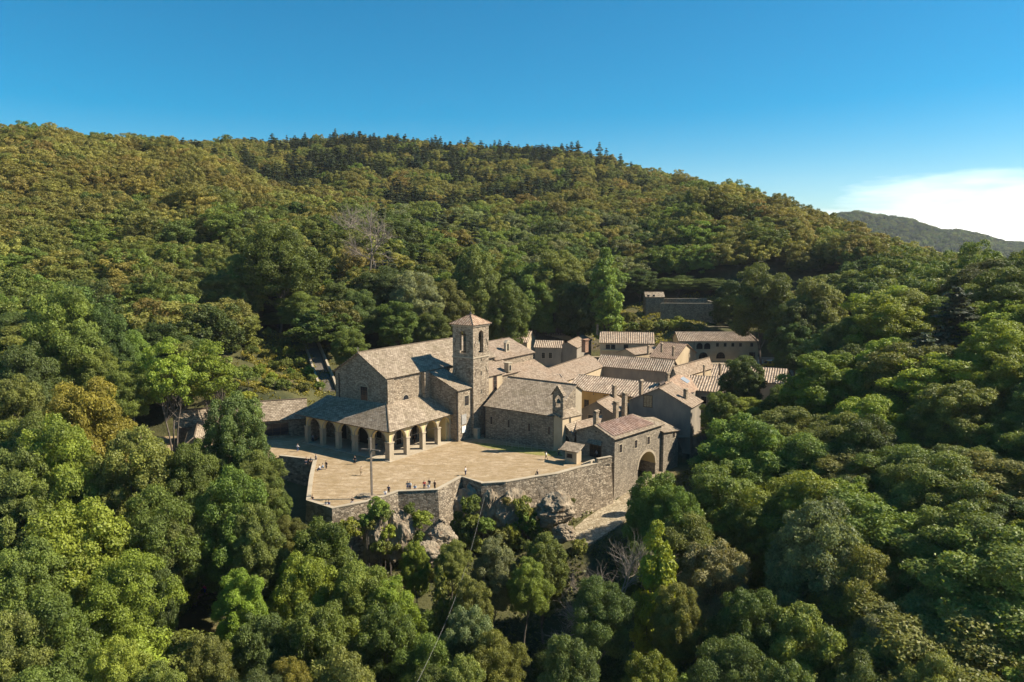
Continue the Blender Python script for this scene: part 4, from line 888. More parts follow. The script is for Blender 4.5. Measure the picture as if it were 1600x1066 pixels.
for o_ in (-2.2, 2.2):
    ln = offset(sl, o_); m = MB()
    for i in range(len(ln)-1):
        a, b_ = ln[i], ln[i+1]; d = (b_-a); d.z = 0; d.normalize(); nrm = Vector((d.y, -d.x, 0))*.28
        lo = [a+nrm, b_+nrm, b_-nrm, a-nrm]; hi = [x+Vector((0, 0, 1.1)) for x in lo]; lo = [x-Vector((0, 0, 1.2)) for x in lo]
        m.face(hi)
        for k in range(4): m.face([lo[k], lo[(k+1) % 4], hi[(k+1) % 4], hi[k]])
    m.build('side_wall', MDRESS, ST)
# ------------------------------------------------------------------ cobbled path under the wall
mcb, nt, b = newmat('cobbled_path')
vp = tex(nt, 'ShaderNodeTexVoronoi', coords(nt, (1.6, 1.6, 1.6)), Scale=1.0, feature='DISTANCE_TO_EDGE'); vq = tex(nt, 'ShaderNodeTexVoronoi', coords(nt, (1.6, 1.6, 1.6)), Scale=1.0)
sp_ = N(nt, 'ShaderNodeSeparateColor'); nt.links.new(vq.outputs['Color'], sp_.inputs[0])
c = ramp(nt, sp_.outputs[0], [(0, (0.27, 0.21, 0.13)), (1, (0.47, 0.39, 0.27))]); jn = ramp(nt, vp.outputs['Distance'], [(0, (0, 0, 0)), (0.08, (1, 1, 1))])
nt.links.new(mixc(nt, jn, (0.14, 0.115, 0.06), c), b.inputs['Base Color']); bump(nt, b, jn, .6, .08)
lft = [P(886, 838, -9.8), P(897, 822, -9.3), P(930, 800, -8.6), P(962, 778, -7.8), P(985, 757, -7.0), P(1004, 744, -6.2), P(1020, 735, -5.6)]
m = MB()
rgt = [P(905, 858, -9.8), P(930, 845, -9.3), P(968, 820, -8.6), P(1000, 795, -7.8), P(1020, 770, -7.0), P(1040, 752, -6.2), P(1050, 740, -5.6)]
for i in range(6): m.face([lft[i], rgt[i], rgt[i+1], lft[i+1]])
for i in range(6):
    m.face([rgt[i], rgt[i]-Vector((0, 0, 3)), rgt[i+1]-Vector((0, 0, 3)), rgt[i+1]])
m.face([rgt[0], lft[0], lft[0]-Vector((0, 0, 3)), rgt[0]-Vector((0, 0, 3))])
tag(m.build('path', mcb), kind='structure')

#@@OBJECTS@@
# ------------------------------------------------------------------ foliage kit
def rot_to(dirs):
    """orthonormal tangents for an array of normals"""
    a = np.where(np.abs(dirs[:, 2:3]) < .9, np.array([[0, 0, 1.0]]), np.array([[1.0, 0, 0]]))
    u = np.cross(dirs, a); u /= np.linalg.norm(u, axis=1, keepdims=True)+1e-9; return u, np.cross(dirs, u)
def unit(v): return v/(np.linalg.norm(v, axis=-1, keepdims=True)+1e-9)
def leaf_mesh(name, pos, nor, size, lv, mat, g, aspect=1.0, fold=0.25):
    n = len(pos); u, v = rot_to(nor); a = g.random(n)*2*math.pi; ca, sa = np.cos(a)[:, None], np.sin(a)[:, None]
    u2 = u*ca+v*sa; v2 = -u*sa+v*ca; s = size[:, None]
    k = fold*s*nor
    V = np.stack([pos-u2*s*aspect, pos-v2*s*.62-k, pos+u2*s*aspect, pos+v2*s*.62-k], 1).reshape(-1, 3)
    me = bpy.data.meshes.new(name); me.vertices.add(4*n); me.vertices.foreach_set('co', V.ravel().astype(np.float32))
    me.loops.add(4*n); me.loops.foreach_set('vertex_index', np.arange(4*n, dtype=np.int32)); me.polygons.add(n)
    me.polygons.foreach_set('loop_start', np.arange(0, 4*n, 4, dtype=np.int32)); me.polygons.foreach_set('loop_total', np.full(n, 4, np.int32))
    at = me.attributes.new('lv', 'FLOAT', 'FACE'); at.data.foreach_set('value', lv.astype(np.float32))
    me.materials.append(mat); me.update(calc_edges=True); return me
def crown_mesh(name, seed, R_=6.0, H=12.0, base=4.0, nc=70, per=300, leaf=.3, cr=(1.1, 2.2), top=1.0, mat=None, gap=.0, lump=.22, droop=.0, flat=.72, inner=.35):
    """broadleaf crown: leaf clumps over a lumpy envelope; crown spans z=base..base+H"""
    g = np.random.default_rng(seed)
    k = np.arange(nc)+.5; zz = 1-1.72*k/nc; ph = k*2.39996+g.random(nc)*.9
    rr = np.sqrt(np.maximum(0, 1-zz*zz)); d = np.stack([rr*np.cos(ph), rr*np.sin(ph), zz], 1)
    q = unit(g.normal(size=(9, 3))); lob = 1+lump*np.max(np.maximum(0, d@q.T)**4, axis=1)*1.3-lump*.5+g.normal(0, lump*.3, nc)
    ra = lob*(.82+.12*g.random(nc)); C = d*ra[:, None]
    inn = g.random(nc) < inner; C[inn] *= (.5+.3*g.random(inn.sum()))[:, None]
    shp = np.where(C[:, 2:3] > 0, 1.0, .85); C = C*np.array([R_, R_, H/2])*shp
    # fuller shoulders or a pointed top
    t = np.clip(C[:, 2]/(H/2), -1, 1); w_ = 1-(t > 0)*(1-top)*t; C[:, 0] *= w_; C[:, 1] *= w_
    crs = cr[0]+(cr[1]-cr[0])*g.random(nc)
    pos = []; nor = []; lv = []; sz = []
    out = unit(C/np.array([R_, R_, H/2])+np.array([0, 0, .35]))
    for i in range(nc):
        n = int(per*(crs[i]/np.mean(cr))**2); dd = unit(g.normal(size=(n, 3))+out[i]*.75)
        rad = crs[i]*(.50+.58*g.random(n)**.6); sub = 1+.16*np.sin(dd[:, 0]*7+i)*np.cos(dd[:, 1]*6+i*2)+.1*np.sin(dd[:, 2]*9)
        p_ = C[i]+dd*(rad*sub)[:, None]*np.array([1, 1, flat]); p_[:, 2] -= droop*np.linalg.norm(p_[:, :2]-C[i, :2], axis=1)**1.5*.15
        pos.append(p_); nor.append(unit(dd*.9+g.normal(0, .6, (n, 3))+np.array([0, 0, .2]))); lv.append(np.clip(.5+.16*g.normal(size=n)+g.normal()*.14, 0, 1)); sz.append(leaf*(.7+.6*g.random(n)))
    pos = np.concatenate(pos); pos[:, 2] += base+H/2
    return leaf_mesh(name, pos, np.concatenate(nor), np.concatenate(sz), np.concatenate(lv), mat or MLEAF, g), C+np.array([0, 0, base+H/2])
def trunk_mesh(name, seed, clumps, base, H, r=.35, nl=9, mat=None, multi=1):
    g = np.random.default_rng(seed+99); m = MB()
    for q in range(multi):
        p_ = Vector((0, 0, -1.5)); ln = base+H*.55; pts = [p_]; m.tube((0, 0, -26), p_, r*1.6, r*1.25, 7)
        lean = Vector((g.normal()*.05+(.18*math.cos(q*2.1) if multi > 1 else 0), g.normal()*.05+(.18*math.sin(q*2.1) if multi > 1 else 0), 1))
        for k in range(1, 7): pts.append(Vector((lean.x*ln*k/6+g.normal()*.12, lean.y*ln*k/6+g.normal()*.12, -1.5+(ln+1.5)*k/6)))
        for k in range(6): m.tube(pts[k], pts[k+1], r*(1-k/7)*(1.25 if k == 0 else 1), r*(1-(k+1)/7), 7)
        for j in range(nl):
            c = clumps[g.integers(len(clumps))]; z = base*.8+(c[2]-base*.8)*.35*g.random(); t = min(.95, (z+1.5)/(ln+1.5)); k = int(t*6); a = pts[k].lerp(pts[k+1], t*6-k)
            mid = a.lerp(Vector(c), .5)+Vector((g.normal()*.3, g.normal()*.3, .5)); m.tube(a, mid, r*.35, r*.22, 5); m.tube(mid, Vector(c), r*.22, r*.06, 5)
    o = m.build(name, mat or MBARK); me = o.data; off = o.location.copy()
    me.transform(Matrix.Translation(off)); bpy.data.objects.remove(o); return me
def conifer_mesh(name, seed, H=18, R_=3.6, leaf=.3, tiers=26, mat=None, nb=11, per=26, bare=.12, irregular=.2):
    g = np.random.default_rng(seed); pos = []; nor = []; sz = []; lv = []
    for t in range(tiers):
        f = bare+(1-bare)*(t+g.random()*.6)/tiers; z0 = H*f; rad = R_*(1-f)**.75*(1+g.normal()*irregular)+.25
        for b_ in range(nb):
            a = g.random()*6.283; L = rad*(.75+.4*g.random()); n = max(5, int(per*L/R_)); s = np.sqrt(g.random(n)); br = g.normal()*.12
            w_ = (.18+.30*s)*L*.55; side = g.normal(size=n)*w_*.55
            x = s*L; z = z0-.18*x-.03*x*x+np.abs(g.normal(0, .12, n))+.25*(s > .85)-.2*np.abs(side)
            pos.append(np.stack([x*math.cos(a)-side*math.sin(a), x*math.sin(a)+side*math.cos(a), z], 1)); nor.append(unit(np.array([math.cos(a)*.35, math.sin(a)*.35, 1])+g.normal(0, .4, (n, 3)))); sz.append(leaf*(.7+.6*g.random(n))); lv.append(np.clip(.5+.18*g.normal(size=n)+br, 0, 1))
    return leaf_mesh(name, np.concatenate(pos), np.concatenate(nor), np.concatenate(sz), np.concatenate(lv), mat or MLEAF, g, 1.25)
PROTO = {}
def proto(key, kind, seed, **k):
    if kind == 'con':
        me = conifer_mesh('crown', seed, **k); m = MB(); H = k.get('H', 18); m.tube((0, 0, -1.5), (0, 0, H*.5), .32, .18, 7); m.tube((0, 0, H*.5), (0, 0, H*.97), .18, .03, 6)
        o = m.build('trunk', MBARK); tm = o.data; tm.transform(Matrix.Translation(o.location)); bpy.data.objects.remove(o); PROTO[key] = (me, tm, H)
    else:
        r = k.pop('tr', .35); nl = k.pop('nl', 9); mu = k.pop('multi', 1); me, cl = crown_mesh('crown', seed, **k); b_ = k.get('base', 4); H = k.get('H', 12)
        PROTO[key] = (me, trunk_mesh('trunk', seed, cl, b_, H, r, nl, multi=mu), b_+H+(1.1 if key[0] == 'n' else .6 if key[0] in 'mca' else .2))
# near trees (18 m tall reference), then lighter ones for the hillsides
proto('n0', 'br', 1, R_=6.6, H=18, base=3, nc=165, per=560, leaf=.165, cr=(1.0, 1.9))
proto('n1', 'br', 2, R_=6.0, H=19, base=2, nc=170, per=540, leaf=.16, cr=(.9, 1.8), top=.75, lump=.3)
proto('n2', 'br', 3, R_=7.0, H=17, base=4, nc=150, per=600, leaf=.17, cr=(1.1, 2.1), lump=.32)
proto('n3', 'br', 4, R_=6.2, H=18, base=3, nc=210, per=420, leaf=.15, cr=(.7, 1.5), lump=.2, flat=.85)
proto('n4', 'br', 8, R_=6.4, H=17, base=4, nc=145, per=600, leaf=.16, cr=(1.1, 2.3), lump=.4, flat=.6)
proto('col', 'br', 5, R_=3.0, H=17, base=1.5, nc=100, per=330, leaf=.18, cr=(.7, 1.3), top=.55)
proto('airy', 'br', 6, R_=4.6, H=12, base=6, nc=66, per=190, leaf=.18, cr=(.7, 1.5), multi=3, tr=.2, nl=12, flat=.6)
proto('pine', 'con', 7, H=17, R_=4.6, leaf=.24, tiers=30, nb=14, per=46, bare=.2, irregular=.25)
proto('m0', 'br', 11, R_=6.0, H=13, base=3, nc=105, per=150, leaf=.25, cr=(.8, 1.5), flat=.85, lump=.25)
proto('m1', 'br', 12, R_=5.6, H=14, base=3, nc=110, per=140, leaf=.25, cr=(.8, 1.5), top=.8, lump=.3, flat=.9)
proto('m2', 'br', 13, R_=6.4, H=12, base=4, nc=150, per=95, leaf=.23, cr=(.6, 1.2), flat=.8, lump=.3)
proto('m3', 'br', 14, R_=5.8, H=13, base=4, nc=120, per=125, leaf=.24, cr=(.7, 1.6), lump=.45, flat=.8)
proto('fir', 'con', 15, H=19, R_=3.5, leaf=.42, tiers=18, nb=10, per=20, bare=.1)
proto('fir2', 'con', 16, H=18, R_=4.2, leaf=.42, tiers=15, nb=9, per=22, bare=.25, irregular=.4)
proto('sh0', 'br', 21, R_=1.6, H=2.4, base=-.2, nc=26, per=90, leaf=.15, cr=(.4, .75), tr=.07, nl=3)
proto('sh1', 'br', 22, R_=1.9, H=3.2, base=-.2, nc=34, per=80, leaf=.16, cr=(.4, .8), top=.6, lump=.4, tr=.07, nl=3)
proto('ft', 'br', 23, R_=1.9, H=2.6, base=1.3, nc=20, per=60, leaf=.15, cr=(.4, .8), tr=.11, nl=5)
COLN = {  # leaf colours (albedo)
 'bright': ((.205, .248, .034), 'bright yellow-green'), 'green': ((.142, .186, .036), 'mid green'), 'dark': ((.092, .128, .032), 'dark green'),
 'olive': ((.168, .188, .044), 'olive green'), 'grey': ((.190, .215, .092), 'pale grey-green'), 'brown': ((.245, .218, .058), 'golden brown'), 'rust': ((.235, .188, .064), 'rusty brown'),
 'gold': ((.26, .215, .036), 'orange-yellow'), 'tan': ((.222, .215, .056), 'brownish olive'), 'pine': ((.066, .086, .042), 'blackish green'), 'lime': ((.225, .25, .03), 'lime green')}
TREES = []     # dicts used for labels afterwards
FORM = {'n0': 'broad', 'n1': 'domed', 'n2': 'wide', 'n3': 'dense', 'n4': 'spreading', 'col': 'tall', 'airy': 'airy', 'pine': 'bristly pine', 'm0': 'rounded', 'm1': 'upright', 'm2': 'feathery', 'm3': 'lumpy', 'fir': 'pointed fir', 'fir2': 'ragged fir', 'sh0': 'low', 'sh1': 'pointed', 'ft': 'garden'}
def vary(c, g, a=.14):
    f = 1+g.normal()*a; return (max(.01, c[0]*f*(1+g.normal()*.05)), max(.01, c[1]*f*(1+g.normal()*.05)), max(.006, c[2]*f), 1)
def plant(key, x, y, z, H, W, cname, rz=None, name=None, cat=None, g=RNG, sink=0.0, group=None):
    """one plant: Empty + trunk + crown sharing the prototype meshes"""
    me, tm, h0 = PROTO[key]; o = bpy.data.objects.new(name or 'tree', None); COL.objects.link(o); o.location = (x, y, z-sink); o.empty_display_size = .5
    o.rotation_euler = (g.normal()*.03, g.normal()*.03, g.random()*6.283 if rz is None else rz); hz = min(H/h0, W*(1.3 if key[0] == 'n' else 1.5)) if key[0] in 'nmca' else H/h0
    c = bpy.data.objects.new('crown', me); COL.objects.link(c); c.parent = o; c.scale = (W, W, hz); c.location.z = H-hz*h0; c.color = vary(COLN[cname][0], g)
    t = bpy.data.objects.new('trunk', tm); COL.objects.link(t); t.parent = o; t.scale = (W, W, hz); t.location.z = H-hz*h0
    u, v = proj(x, y, z+H*.8); TREES.append(dict(o=o, u=u, v=v, c=cname, k=key, cat=cat or 'tree', y=y)); return o
KN = {'pine': 'pine_tree', 'fir': 'fir_tree', 'fir2': 'fir_tree', 'col': 'poplar_tree', 'sh0': 'shrub', 'sh1': 'shrub', 'ft': 'fruit_tree'}
BASER = {'n0': 7.9, 'n1': 7.3, 'n2': 8.5, 'n3': 7.2, 'n4': 8.2, 'col': 3.8, 'airy': 5.6, 'pine': 4.4, 'm0': 6.2, 'm1': 5.8, 'm2': 6.7, 'm3': 6.1, 'fir': 3.4, 'fir2': 4.2, 'sh0': 1.9, 'sh1': 2.0, 'ft': 2.1}
def tree_px(u, v, wpx, Y, key, cname, sp=1.0):
    """tree whose crown top is at photo point (u,v) and whose crown is wpx wide, at distance Y"""
    q = PY(u, v, Y); gz = g1(q.x, q.y); H = max(q.z-gz, 5.0 if key[0] in 'nmcap' else 1.5); W = wpx*Y/F_PX/2/BASER[key]
    return plant(key, q.x, q.y, q.z-H, H, W, cname, name=KN.get(key, 'broadleaf_tree'), cat='tree')
NEAR = [
 (425,738,72,111,'n1','green'),(452,802,64,104,'n4','olive'), (372,470,80,242,'n3','dark'),(472,476,75,246,'n4','olive'),(432,488,60,243,'n1','green'),(1180,622,95,165,'n1','bright'),(1228,602,80,160,'n3','green'),(905,480,60,292,'n3','dark'),
 # left edge, mid height
 (90,452,125,152,'n0','green'),(152,478,95,158,'n3','dark'),(40,535,120,138,'n1','dark'),(20,590,110,128,'n3','olive'),(200,520,80,165,'n2','green'),
 (262,528,92,150,'airy','bright'),(332,532,105,158,'airy','bright'),(185,566,80,145,'n4','green'),(128,598,150,124,'n2','gold'),(60,640,110,118,'n4','olive'),(150,540,90,150,'n1','green'),
 (375,618,118,117,'n3','dark'),(400,705,80,110,'n4','olive'),(90,660,165,106,'n0','bright'),(215,672,160,108,'n3','olive'),(290,690,110,109,'n1','green'),(20,700,130,100,'n1','olive'),
 (360,738,140,99,'n3','green'),(265,752,140,97,'n4','green'),(400,790,100,97,'n3','olive'),(120,797,210,88,'n0','bright'),(190,860,150,82,'n4','bright'),(45,850,140,82,'n2','green'),(262,792,95,95,'n3','olive'),
 (372,886,96,85,'n1','bright'),(90,930,180,74,'n0','green'),(20,960,150,70,'n3','olive'),(190,1005,130,68,'n2','bright'),(330,1000,100,72,'n3','olive'),(60,1040,160,62,'n4','green'),(270,1040,120,66,'n1','green'),(232,885,80,84,'n3','dark'),
 # below the piazza
 (508,818,125,97,'n0','green'),(480,870,130,90,'n3','bright'),(560,868,130,90,'n4','green'),(618,902,95,88,'n1','bright'),(500,945,150,80,'n2','green'),(590,955,140,80,'n3','green'),(660,985,110,78,'n4','green'),
 (730,950,115,80,'n3','grey'),(768,838,85,103,'n1','grey'),(850,838,90,104,'n3','olive'),(775,985,100,76,'n4','green'),(455,1030,80,70,'n2','gold'),(702,880,60,92,'pine','green'),(545,1020,160,71,'n0','olive'),(640,1040,120,70,'n1','green'),
 (410,960,110,78,'n1','dark'),(720,1035,110,70,'n3','olive'),(400,1040,110,68,'n4','dark'),(700,845,60,98,'n4','olive'),(810,880,75,98,'n2','green'),(740,895,80,92,'n3','olive'),(655,850,55,100,'n3','bright'),
 (900,1000,130,66,'n3','dark'),(850,1050,130,60,'n1','dark'),(930,900,110,84,'n4','dark'),
 # right foreground
 (1030,741,108,109,'n0','green'),(1122,722,165,111,'n1','green'),(1190,790,120,104,'n3','green'),(1022,828,90,90,'col','lime'),(992,850,62,96,'n3','dark'),(1080,800,120,100,'n4','olive'),(1115,850,150,94,'n3','grey'),(1060,760,100,106,'n2','green'),
 (1282,792,195,88,'n0','grey'),(1350,850,150,84,'n4','olive'),(1180,930,150,80,'n2','dark'),(1018,1022,120,72,'n3','bright'),(1432,835,160,86,'n1','green'),(1162,655,170,126,'n0','green'),(1252,672,150,122,'n4','green'),
 (1292,548,150,150,'n1','bright'),(1365,622,150,128,'n2','bright'),(1390,465,160,170,'n0','bright'),(1320,500,90,172,'n3','olive'),(1160,556,78,178,'n3','dark'),(1128,612,70,160,'n1','green'),
 (1505,448,125,150,'pine','pine'),(1450,520,110,145,'pine','pine'),(1562,505,150,132,'n0','bright'),(1500,600,150,120,'n3','olive'),(1420,690,160,110,'n4','green'),(1510,700,150,106,'n0','olive'),(1585,650,120,112,'n1','green'),
 (1585,780,150,92,'n3','dark'),(1490,800,140,94,'n4','green'),(1500,900,160,78,'n2','olive'),(1580,960,150,70,'n0','green'),(1280,950,170,76,'n1','olive'),(1400,960,150,74,'n3','grey'),(1130,1000,150,70,'n4','dark'),(1350,1030,150,68,'n0','dark'),(1480,1020,150,66,'n3','olive'),(1230,1030,130,68,'n3','dark'),(1590,560,120,128,'n2','lime'),
 (1330,740,130,108,'n1','dark'),(1250,740,110,112,'n3','dark'),(1590,850,120,84,'n1','green'),(1540,470,90,150,'n1','bright'),(1040,900,90,84,'n3','olive'),
 # behind and beside the complex
 (432,352,132,238,'n2','green'),(345,430,90,236,'n3','olive'),(385,395,80,243,'n1','green'),(740,388,90,262,'n0','olive'),(650,425,95,245,'n3','grey'),(595,415,95,250,'n4','dark'),(548,515,66,205,'n3','green'),(525,440,80,240,'n1','dark'),
 (700,440,80,250,'n2','olive'),(790,440,80,262,'n3','green'),(952,395,62,285,'col','green'),(870,395,100,295,'n0','olive'),(905,430,80,290,'n4','dark'),(835,410,90,290,'n1','green'),(1195,410,110,262,'n4','green'),(1240,470,90,230,'n3','dark'),
 (470,455,80,232,'n4','green'),(560,455,70,236,'n2','dark'),(620,470,80,232,'n1','green'),(675,480,60,235,'n4','olive'),(1150,440,80,300,'n2','dark'),(1245,505,70,222,'n1','dark'),(1270,430,110,235,'n1','olive'),(1000,420,70,345,'n3','dark'),(1060,430,80,345,'n4','dark'),(1110,435,80,340,'n0','dark'),
]
for a in NEAR: tree_px(*a)
# cliff shrubs, garden shrubs and fruit trees
SHR = [(600,800,26,'green'),(640,790,20,'olive'),(612,852,34,'olive'),(648,840,30,'green'),(728,835,34,'green'),(738,812,26,'olive'),(778,838,34,'olive'),(806,846,36,'green'),(826,800,26,'tan'),(846,842,32,'olive'),(572,808,24,'green'),(548,830,40,'bright'),(700,850,30,'olive'),(716,800,16,'dark'),(592,792,34,'olive'),(606,830,30,'bright'),(655,812,34,'bright'),(590,850,28,'olive'),(628,858,34,'green'),(735,790,34,'green'),(722,825,38,'dark'),(755,820,30,'green'),(742,850,34,'olive'),(815,792,34,'olive'),(825,815,40,'green'),(800,830,34,'bright'),
 (790,778,16,'tan'),(838,836,40,'green'),(870,845,34,'olive'),(690,860,36,'olive'),(668,880,34,'tan'),(640,885,36,'bright'),(712,862,30,'tan'),(780,862,34,'grey'),(895,775,10,'tan'),(905,862,28,'olive'),(862,862,34,'grey'),(680,905,30,'olive'),(655,925,34,'green'),(800,905,36,'olive'),(835,905,34,'grey'),(760,925,34,'green'),
 (700,925,30,'olive'),(610,880,30,'olive'),(575,815,26,'olive'),(765,905,30,'tan')]
for u, v, w_, c in SHR:
    q = hit(u, v, 60)
    if v < 858: yw = float(np.interp(u, [520, 575, 600, 622, 690, 721, 752, 840, 934], [111.5, 114, 115, 117, 119.5, 124, 123, 127, 131])); q = PY(u, v, min(yw, q.y)-.4); q.z -= 1.0
    s = w_*q.y/F_PX/2/1.9; plant(random.choice(('sh0', 'sh1')), q.x, q.y, q.z-.3, 3.2*s, s, c, name='shrub', cat='shrub')
GS = [(395,556,22,'green'),(415,552,16,'olive'),(432,548,15,'green'),(450,556,18,'bright'),(405,578,24,'bright'),(428,570,18,'green'),(447,575,20,'olive'),(466,566,18,'green'),(480,580,20,'bright'),(390,600,30,'green'),(418,598,22,'olive'),(440,600,24,'green'),(462,598,22,'bright'),
 (478,605,22,'olive'),(500,603,16,'green'),(455,588,18,'green'),(425,588,18,'bright'),(486,590,16,'green'),(472,548,18,'olive'),(446,535,20,'green'),(395,535,26,'olive'),(420,528,20,'green'),(376,580,26,'green'),(360,602,26,'olive'),(345,618,24,'green'),(385,620,24,'bright')]
for i, (u, v, w_, c) in enumerate(GS):
    q = hit(u, v+w_*.35, 160, 420); s = w_*q.y/F_PX/2/1.9; k = 'ft' if i % 3 == 0 else random.choice(('sh0', 'sh1')); plant(k, q.x, q.y, q.z, (4.2 if k == 'ft' else 2.8)*s, s, c, name=KN[k], cat='tree' if k == 'ft' else 'shrub')
for u, v, w_, c in [(947,512,26,'green'),(968,510,24,'bright'),(990,513,22,'green'),(1012,511,24,'olive'),(1035,512,24,'green'),(1056,510,22,'bright'),(1072,511,20,'green'),(985,498,22,'olive'),(1060,501,18,'bright'),(1128,500,30,'dark'),(1170,500,30,'dark'),(925,508,28,'dark'),(838,560,12,'bright'),(1094,655,14,'bright'),(1083,648,10,'olive')]:
    if v > 540: q = PY(u, v, 250 if u < 900 else 172); q.z = -.1; s = 1.2
    else: q = hit(u, v+6, 200, 420); s = w_*q.y/F_PX/2/1.9
    plant(random.choice(('sh0', 'sh1')), q.x, q.y, q.z, 2.8*s, s, c, name='shrub', cat='shrub')
# ------------------------------------------------------------------ scattered forest
g = np.random.default_rng(5); PTS = []
yy_ = 62.0; rows = []
while yy_ < 1080:
    sp = 8.8 if yy_ < 200 else 9.6 if yy_ < 450 else 10.2
    xs_ = np.arange(-.99*yy_-15, .99*yy_+15, sp); xs_ = xs_+g.normal(0, sp*.3, len(xs_)); ys_ = yy_+g.normal(0, sp*.3, len(xs_)); rows.append(np.stack([xs_, ys_], 1)); yy_ += sp*.88
P_ = np.concatenate(rows); gz = ground(P_[:, 0], P_[:, 1]); dpl = sdist(P_[:, 0], P_[:, 1], PLAT)
uu, vv = proj(P_[:, 0], P_[:, 1], gz+14)
GARD = np.array([tuple(hit(u, v))[:2] for u, v in ((362, 632), (505, 618), (480, 530), (440, 520), (380, 532))])
TER = np.array([tuple(PY(u, v, Y))[:2] for u, v, Y in ((925, 520, 292), (1085, 520, 292), (1125, 500, 335), (1120, 480, 345), (1000, 480, 345), (940, 500, 330))])
CLF = np.array([(-46, 112), (-30, 104), (-5, 100), (16, 100), (34, 112), (44, 140), (36, 158), (18, 140), (6, 128), (-9, 126), (-20, 118), (-40, 124)])
keep = ~((P_[:, 0] > 55) & (P_[:, 0] < 150) & (P_[:, 1] > 300) & (P_[:, 1] < 350)) & (dpl > 3.0) & (sdist(P_[:, 0], P_[:, 1], GARD) > 1) & (sdist(P_[:, 0], P_[:, 1], TER) > 2) & (sdist(P_[:, 0], P_[:, 1], CLF) > 0)
_, pd_ = path_near(P_[:, 0], P_[:, 1]); keep &= pd_ > 5
keep &= ~((P_[:, 1] < 150) & (P_[:, 0] < -28) & (P_[:, 0] > -50) & (P_[:, 1] > 122))
for a in NEAR:
    q = PY(a[0], a[1], a[3]); r_ = a[2]*a[3]/F_PX/2; keep &= np.hypot(P_[:, 0]-q.x, P_[:, 1]-q.y) > max(2.5, r_*.80)
MASKS = [(np.array([(232,640),(366,626),(366,535),(470,522),(530,545),(560,530),(640,505),(700,505),(1000,500),(1190,505),(1228,535),(1264,592),(1225,606),(1190,606),(1130,625),(1105,660),(1070,712),(1010,745),(985,790),(930,850),(890,862),(470,850),(436,720),(250,700)]), 288), (np.array([(292,905),(340,905),(345,965),(290,970)]), 124), (np.array([(925,520),(940,480),(995,440),(1125,455),(1190,500),(1190,520)]), 328)]
for mp_, ym in MASKS:
    for dv in (17, 12, 7):
        for du in (-5.5, 0, 5.5):
            mu, mv = proj(P_[:, 0]+du, P_[:, 1], gz+dv); keep &= ~((sdist(mu, mv, mp_) < 0) & (P_[:, 1] < ym))
P_ = P_[keep]; gz = gz[keep]; uu = uu[keep]; vv = vv[keep]
# drop what the slopes in front hide (canopy line of sight)
Xc, Yc = P_[:, 0], P_[:, 1]; vis = np.ones(len(P_), bool); ztop = gz+17
for f in np.linspace(.12, .985, 46):
    xx, yyq = Xc*f, Yc*f; gg = ground(xx, yyq); gg = gg+np.where(sdist(xx, yyq, PLAT) > 0, 9, 0); vis &= ~((CAMH+(ztop-CAMH)*f < gg) & (Yc*(1-f) > 10))
infr = (uu > -330) & (uu < 1930)
P_ = P_[vis & infr]; gz = gz[vis & infr]; uu = uu[vis & infr]; vv = vv[vis & infr]
n1_ = vnoise(P_[:, 0], P_[:, 1], 38, 8); n2_ = vnoise(P_[:, 0], P_[:, 1], 75, 9)
def species(u, v, y, a, b_, r):
    """leaf colour and crown type by where on the slopes the tree stands"""
    far = y > 470
    if far and u < 1020:
        pc = .50 if 380 < u < 860 else .10
        if r < pc+a*1.5: return 'pine', random.choice(('fir', 'fir2'))
        return random.choice(('brown', 'tan', 'olive', 'brown', 'olive', 'tan') if b_ > 0 else ('tan', 'olive', 'tan', 'green')), random.choice(('m0', 'm2', 'm3'))
    if 560 < u < 1010 and 270 < y <= 520:
        if r < .16+a*.6: return 'pine', 'fir'
        return random.choice(('green', 'green', 'olive', 'dark', 'grey', 'tan')), random.choice(('m0', 'm1', 'm3'))
    if u > 1000 and 200 < y and r < .35: return random.choice(('green', 'olive', 'dark')), random.choice(('m0', 'm1', 'm3'))
    if y > 250:
        if r < .05 and u < 1000: return 'dark', 'm1'
        return random.choice(('brown', 'tan', 'tan', 'brown', 'tan', 'brown') if b_ > 0.05 else ('tan', 'olive', 'brown', 'tan') if b_ > -.22 else ('olive', 'green', 'tan')), random.choice(('m2', 'm2', 'm0', 'm3'))
    if y > 190: return random.choice(('olive', 'tan', 'green', 'brown', 'green', 'dark')), random.choice(('m0', 'm1', 'm3', 'm2'))
    return random.choice(('green', 'olive', 'dark', 'green', 'bright')), random.choice(('m0', 'm1', 'm3'))
SPEC = [species(uu[i], vv[i], P_[i, 1], n1_[i], n2_[i], g.random()) for i in range(len(P_))]
NIND = 292-len([1 for t in TREES if t['cat'] == 'tree'])
order = np.argsort(P_[:, 1]+np.where((uu < -50) | (uu > 1660), 400, 0)); ind = set(order[:NIND-14].tolist()); keepk = set()
for k_ in ('m0', 'm1', 'm2', 'm3', 'fir', 'fir2'): keepk |= set([i for i in order[NIND-14:].tolist() if SPEC[i][1] == k_][:2])
ind |= keepk
rest = []; SWAP = {'m0': 'n0', 'm1': 'n1', 'm2': 'n3', 'm3': 'n4', 'fir': 'fir', 'fir2': 'fir2'}
